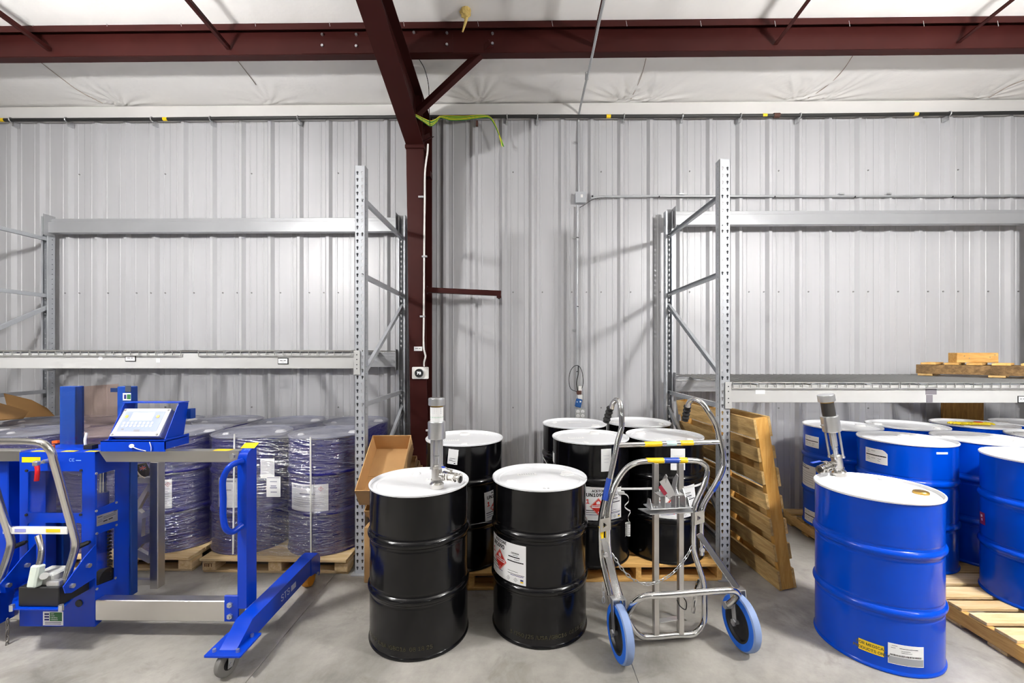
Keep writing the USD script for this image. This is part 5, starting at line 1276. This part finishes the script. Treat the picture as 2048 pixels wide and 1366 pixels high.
# stainless gripper
GY = 2.82; gx0, gx1 = at(299, 1000, GY)[0], at(315.5, 1000, GY)[0]
zt_, zb_ = at(0, 924, GY)[2], at(0, 1176, GY)[2]
MB().span((gx0, GY, zb_), (gx1, GY + .06, zt_), ch=.003).build('gripper_bar', brushed, mc)
def gp(u, v, y=GY + .02): p = at(u, v, y); return (p[0], p[2])
outer = Polygon([gp(297, 967), gp(304, 980), gp(306, 1120), gp(297, 1127), gp(266, 1110), gp(263, 1095), gp(265, 1012), gp(275, 1000)])
h1_ = Polygon([gp(295, 981), gp(300, 985), gp(300, 1020), gp(283, 1028), gp(274, 1020)])
h2_ = Polygon([gp(300, 1030), gp(283, 1037), gp(281, 1076), gp(300, 1068)])
h3_ = Polygon([gp(300, 1082), gp(283, 1088), gp(273, 1100), gp(298, 1113)])
MB().poly(outer.difference(h1_.buffer(-.004)).difference(h2_.buffer(-.004)).difference(h3_.buffer(-.004)), .03, FRONT((0, GY + .05, 0))).build('gripper_jaw', brushed, mc)
MB().span((at(255, 960, GY)[0], GY + .03, at(0, 968, GY)[2]), (gx0, GY + .07, at(0, 957, GY)[2])).span((at(255, 960, GY)[0], GY + .03, at(0, 1173, GY)[2]), (gx0, GY + .06, at(0, 1163, GY)[2])).build('gripper_link', brushed, mc)
hd = MB().poly([gp(262, 930), gp(290, 926), gp(297, 940), gp(296, 952), gp(280, 950), gp(266, 962)], .03, FRONT((0, GY + .03, 0))).build('gripper_head', mat('dark_steel', L(96, 92, 86), .4, metal=.6), mc)
F = FRONT((at(285.5, 935, GY - .001)[0], GY - .0005, at(0, 935, GY)[2])) @ frame((0, 0, 0), (1, .25, 0), (-.25, 1, 0)); fw, fh = .042, .028
fb = MB().box((0, 0, 0), (fw, fh, .001), F).build('flag_sticker', navy_ink, mc, label='small union flag sticker')
wx_ = MB(); rx_ = MB()
for s_ in (-1, 1): wx_.bar((F @ [-fw / 2, -s_ * fh / 2, .0008, 1])[:3], (F @ [fw / 2, s_ * fh / 2, .0008, 1])[:3], .0006, .006, up=(0, 1, 0)); rx_.bar((F @ [-fw / 2, -s_ * fh / 2, .0012, 1])[:3], (F @ [fw / 2, s_ * fh / 2, .0012, 1])[:3], .0006, .0022, up=(0, 1, 0))
wx_.box((0, 0, .0009), (fw, .010, .0006), F).box((0, 0, .0009), (.010, fh, .0006), F); rx_.box((0, 0, .0014), (fw, .006, .0006), F).box((0, 0, .0014), (.006, fh, .0006), F)
wx_.build('white_cross', white_p, fb); rx_.build('red_cross', red_ink, fb)
MB().tube(resample([at(269, 926, GY - .02), at(272, 940, GY - .03), at(281, 952, GY - .03), at(290, 956, GY - .02)], .01), .005, 8).build('hose', mat('beige_hose', L(196, 186, 166), .5), mc)

# ------------------------------------------------------------------ steel hand truck for drums
TO = np.array([.898, 2.395, 0.]); TA = np.array([.989, .1457, 0]); TA /= np.linalg.norm(TA); TB = np.array([-TA[1], TA[0], 0])
tk = thing('hand_truck', 'polished steel drum hand truck with two blue wheels', 'hand truck', TO)
def T(u, v, b0=.10, k=.10):
    "point of the truck seen at (u, v), b0 behind the axle at the floor and leaning back k per metre"
    n = TB - np.array([0, 0, k]); return hit(u, v, TO + TB * b0, n)
loop = [(1300, 922), (1345, 921), (1385, 921), (1402, 924), (1413, 934), (1413, 952), (1407, 972), (1395, 998), (1388.5, 1015), (1387.5, 1040), (1387.5, 1100), (1398, 1135), (1407, 1165), (1408.5, 1200), (1408, 1240), (1402, 1256), (1388, 1267), (1350, 1270), (1300, 1274), (1284, 1273), (1270, 1262), (1256, 1238), (1245, 1205), (1232, 1165), (1222, 1125), (1217, 1095), (1216, 1050), (1219, 1008), (1227, 978), (1240, 953), (1256, 934), (1275, 925)]
MB().tube(resample([T(u, v) for u, v in loop], .02, closed=True), .0165, 14, closed=True).build('inner_frame', chrome, tk)
def side_tube(pts, grip, name):
    P = [T(u, v, .115 + db, .10) for u, v, db in pts]
    MB().tube(resample(P, .012), .0165, 14).build('side_tube', chrome, tk)
    G = resample([T(u, v, .115 + db, .10) for u, v, db in grip], .006)
    rad = .021 + .0028 * np.sin(np.linspace(0, 1, len(G)) * 2 * np.pi * 4)
    MB().tube(G, rad, 14).build('rubber_grip', rubber, tk)
side_tube([(1222, 818, .10), (1226, 806, .08), (1234, 799, .045), (1240, 806, .015), (1243, 830, 0), (1243, 855, 0), (1235, 885, 0), (1228, 920, 0), (1218, 965, 0), (1207, 1010, 0), (1202, 1040, 0), (1201, 1080, 0), (1203, 1115, 0), (1211, 1150, -.02), (1221, 1190, -.05)], [(1221, 815, .10), (1217, 828, .125), (1212, 844, .15)], 'l')
side_tube([(1375, 815, .10), (1379, 804, .085), (1389, 799, .055), (1402, 804, .02), (1416, 822, 0), (1432, 850, 0), (1440, 880, 0), (1446, 910, 0), (1446, 935, 0), (1437, 958, 0), (1421, 985, 0), (1409, 1005, 0), (1403, 1025, 0), (1402, 1060, 0), (1403, 1110, 0)], [(1375, 812, .10), (1373, 824, .125), (1370, 841, .15)], 'r')
ca, cb_ = T(1236, 890.5, .115), T(1436, 884, .115)
cbar = MB().cyl(ca, cb_, .0155, 16).build('cross_bar', chrome, tk)
def sleeve(p, q, f0, f1, r, name, m, par, label=None): MB().cyl(p + (q - p) * f0, p + (q - p) * f1, r, 18).build(name, m, par, label)
sleeve(ca, cb_, .255, .425, .0159, 'yellow_sticker', yellow_m, cbar); sleeve(ca, cb_, .47, .57, .0159, 'pale_sticker', mat('pale_teal', L(196, 222, 220), .5), cbar); sleeve(ca, cb_, .61, .74, .0159, 'yellow_sticker', yellow_m, cbar)
la, lb2 = T(1293, 921.5), T(1375, 920.5)
sleeve(la, lb2, .0, .40, .0170, 'yellow_sticker', yellow_m, tk); sleeve(la, lb2, .42, .77, .0170, 'blue_sticker', mat('sticker_blue', L(28, 66, 160), .4), tk); sleeve(la, lb2, .80, .98, .0170, 'yellow_sticker', yellow_m, tk)
sleeve(T(1219, 957, .115), T(1209, 1000, .115), 0, 1, .0172, 'blue_sticker', mat('sticker_blue', (0, 0, 0)), tk); sleeve(T(1201.5, 1052, .115), T(1202, 1082, .115), 0, 1, .0172, 'yellow_sticker', yellow_m, tk)
sleeve(T(1436, 962, .115), T(1424, 982, .115), 0, 1, .0172, 'blue_sticker', mat('sticker_blue', (0, 0, 0)), tk)
for u in (1311, 1360.5):
    MB().bar(T(u, 926), T(u + .5, 1268), .030, .030, up=TB, ch=.002).build('slide_bar', brushed, tk)
for u, v in ((1209, 1047), (1396, 1033)):
    c = T(u, v, .09); d_ = Polygon([(-.032, -.045), (.032, -.03), (.03, .04), (-.03, .03)]).difference(Polygon([(-.014, -.02), (.012, -.005), (-.012, .012)]))
    MB().poly(d_, .004, frame(c - TB * .012, TA, (0, 0, 1))).build('gusset', brushed, tk)
# clamp head
k1 = T(1336, 1012, .06); cf = frame(k1, TA, TB)
MB().box((0, .0, 0), (.26, .09, .006), cf, ch=.001).build('clamp_plate', zinc, tk)
k2 = T(1336, 1022, .055); MB().poly([(-.16, .05), (-.13, -.045), (.13, -.045), (.16, .05)], .005, frame(k2, TA, TB)).build('clamp_plate', zinc, tk)
for s_ in (-.115, .115): MB().poly([(-.035, 0), (.035, 0), (.02, .045), (-.01, .05)], .004, frame(k1 + TA * s_ , TB, (0, 0, 1))).build('clamp_lug', zinc, tk)
jw = frame(k1 + TA * -.05, TB, (0, 0, 1))
for s_ in (-.03, .035): MB().poly([(-.02, .0), (.03, .0), (.04, .07), (.01, .16), (-.03, .20), (-.045, .19), (-.02, .12)], .004, frame(k1 + TA * (s_ - .01) - TB * .02, TB, (0, 0, 1))).build('clamp_jaw', zinc, tk)
MB().box((0, -.01, .075), (.15, .07, .005), cf).build('jaw_link', zinc, tk)
MB().bar(k1 + TA * -.055 - TB * .05 + (0, 0, .17), k1 + TA * .0 - TB * .045 + (0, 0, .07), .05, .004, up=TB).build('jaw_arm', zinc, tk)
fr_ = MB().bar(k1 + TA * -.078 - TB * .055 + (0, 0, .135), k1 + TA * -.040 - TB * .052 + (0, 0, .085), .022, .002, up=TB).build('red_sticker', mat('maroon_sticker', L(140, 30, 50), .5), tk)
MB().poly([(-.02, 0), (.04, 0), (.045, .08), (.01, .10), (-.02, .06)], .004, frame(k1 + TA * .045 - TB * .02, TB, (0, 0, 1))).poly([(-.02, 0), (.04, 0), (.045, .08), (.01, .10), (-.02, .06)], .004, frame(k1 + TA * .085 - TB * .02, TB, (0, 0, 1))).build('clamp_jaw', zinc, tk)
bl = MB()
for x_, z_ in ((-.10, .008), (.10, .008), (-.08, .008), (.05, .05), (.06, .07), (0., .05), (-.005, .07)): bl.cyl(k1 + TA * x_ + (0, 0, z_ - .004) - TB * .025, k1 + TA * x_ + (0, 0, z_ + .006) - TB * .025, .006, 6)
bl.build('bolt', zinc, tk, kind='stuff')
# wheels, forks and the tube stand
WR, WW = .146, .058
for sg, nm in ((-1, 'l'), (1, 'r')):
    wc_c = TO + TA * .352 * sg + (0, 0, WR); WF = frame(wc_c, TB, (0, 0, 1))   # axis = TB x z = TA
    MB().lathe([(.128, -WW * .46), (.138, -WW * .40), (WR - .002, -WW * .30), (WR, -WW * .15), (WR, WW * .15), (WR - .002, WW * .30), (.138, WW * .40), (.128, WW * .46)], 64, WF).build('tread', tread_blue, tk, label='pale worn blue tread')
    MB().lathe([(.098, -WW * .44), (.130, -WW * .465), (.137, -WW * .41)], 64, WF).lathe([(.137, WW * .41), (.130, WW * .465), (.098, WW * .44)], 64, WF).build('tire', tire_blue, tk)
    hb = MB().lathe([(0, -WW * .3), (.03, -WW * .3), (.04, -WW * .22), (.085, -WW * .22), (.092, -WW * .43), (.102, -WW * .45), (.102, WW * .45), (.092, WW * .43), (.085, WW * .22), (.04, WW * .22), (.03, WW * .3), (0, WW * .3)], 48, WF).build('hub', black_m, tk)
    MB().cyl(wc_c - TA * (WW * .75), wc_c + TA * (WW * .75), .012, 12).cyl(wc_c - TA * (WW * .85), wc_c - TA * (WW * .70), .02, 6).cyl(wc_c + TA * (WW * .85), wc_c + TA * (WW * .70), .02, 6).build('axle', zinc, tk)
    topp = wc_c + (0, 0, WR + .022) + TB * .03
    for q_ in (-1, 1): MB().bar(wc_c + TA * q_ * (WW * .62), topp + TA * q_ * (WW * .62), .004, .036, up=TB).build('fork_arm', zinc, tk)
    MB().bar(topp - TA * WW * .66, topp + TA * WW * .66, .04, .005, up=(0, 0, 1)).build('fork_bridge', zinc, tk)
    e = T(1207, 1076, .10) if sg < 0 else T(1397, 1067, .10)
    MB().bar(e, topp, .034, .008, up=TB, ch=.002).build('diagonal_strut', chrome, tk)
    MB().cyl(e - TB * .03 + (0, 0, -.08), e - TB * .045 + (0, 0, -.08), .014, 12).build('pivot_bolt', zinc, tk)
U = lambda u, v, b: T(u, v, b, 0.)
us = [U(1252, 1232, .03), U(1260, 1219, .0), U(1271, 1203, -.05), U(1290, 1193, -.08), U(1330, 1190, -.085), U(1380, 1186, -.085), U(1440, 1181.5, -.085), U(1466, 1181, -.085), U(1476, 1188, -.07), U(1471, 1197, -.03), U(1456, 1209, .02)]
MB().tube(resample(us, .012), .0165, 14).build('stand_tube', chrome, tk)
for u, v in ((1253, 1230), (1455, 1210)): c = U(u, v, .03); MB().cyl(c - TA * .02, c + TA * .02, .02, 12).build('stand_pivot', zinc, tk)
MB().bar(T(1318, 1242, .12), T(1356, 1236, .12), .004, .035, up=TB).build('lower_link', alu, tk)
ky = [T(1224, 1107, .09), T(1232, 1120, .08), T(1246, 1140, .07), T(1268, 1160, .06), T(1290, 1168, .06), T(1312, 1165, .06), T(1340, 1150, .06), T(1362, 1128, .07), T(1378, 1105, .08), T(1384, 1092, .09)]
chain(ky, .009, .0024).build('chain', zinc, tk)
chain([T(1206, 1165, .06), T(1207, 1190, .06), T(1207, 1210, .06)], .009, .0024).build('chain', zinc, tk)
MB().tube(resample([T(1354, 1200, .08), T(1360, 1212, .08), T(1371, 1219, .08), T(1373, 1206, .08), T(1368, 1196, .08)], .006), .003, 6).build('wire', black_m, tk)
for u0_, v0_, u1_, v1_ in ((1398, 1163, 1390, 1222), ): MB().tube([T(1400, 1160, .2), T(1392, 1180, .22), T(1386, 1225, .24)], .012, 10).build('kick_leg', chrome, tk)

# ------------------------------------------------------------------ lamps of the hall (behind and above the camera)
for i, (x, y, k, ku) in enumerate(LAMPS):
    z = LAMP_Z
    g_ = mat('lamp_glow_%d' % (i + 1), (.9, .9, .9), .4, emission_color=(1, .985, .96), emission_strength=LAMP_I * k)
    gu = mat('lamp_up_glow_%d' % (i + 1), (.9, .9, .9), .4, emission_color=(1, .985, .96), emission_strength=UPLIGHT * ku)
    where = ('left of the camera', 'right of the camera', 'nearest the wall on the left', 'nearest the wall on the right', 'in the far left', 'in the far right')[i]
    t = thing('hanging_lamp', 'white pendant lamp glowing up and down under the roof, ' + where, 'lamp', (x, y, z))
    MB().box((x, y, z + .09), (.5, .34, .02), ch=.005).build('housing', offwhite, t)
    MB().box((x, y, z + .072), (.40, .24, .012)).build('lower_panel', g_, t, label='glowing lower panel')
    MB().cyl((x - .18, y, z + .18), (x + .18, y, z + .18), .06, 20).build('bulb', gu, t, label='glowing upper bulb')
    for sx in (-.2, .2): MB().span((x + sx - .012, y - .05, z + .10), (x + sx + .012, y + .05, z + .23)).build('bulb_holder', offwhite, t)
    for sx in (-.2, .2): MB().cyl((x + sx, y, z + .22), (x + sx, y, roof(y)), .004, 6).build('hanger_wire', zinc, t)
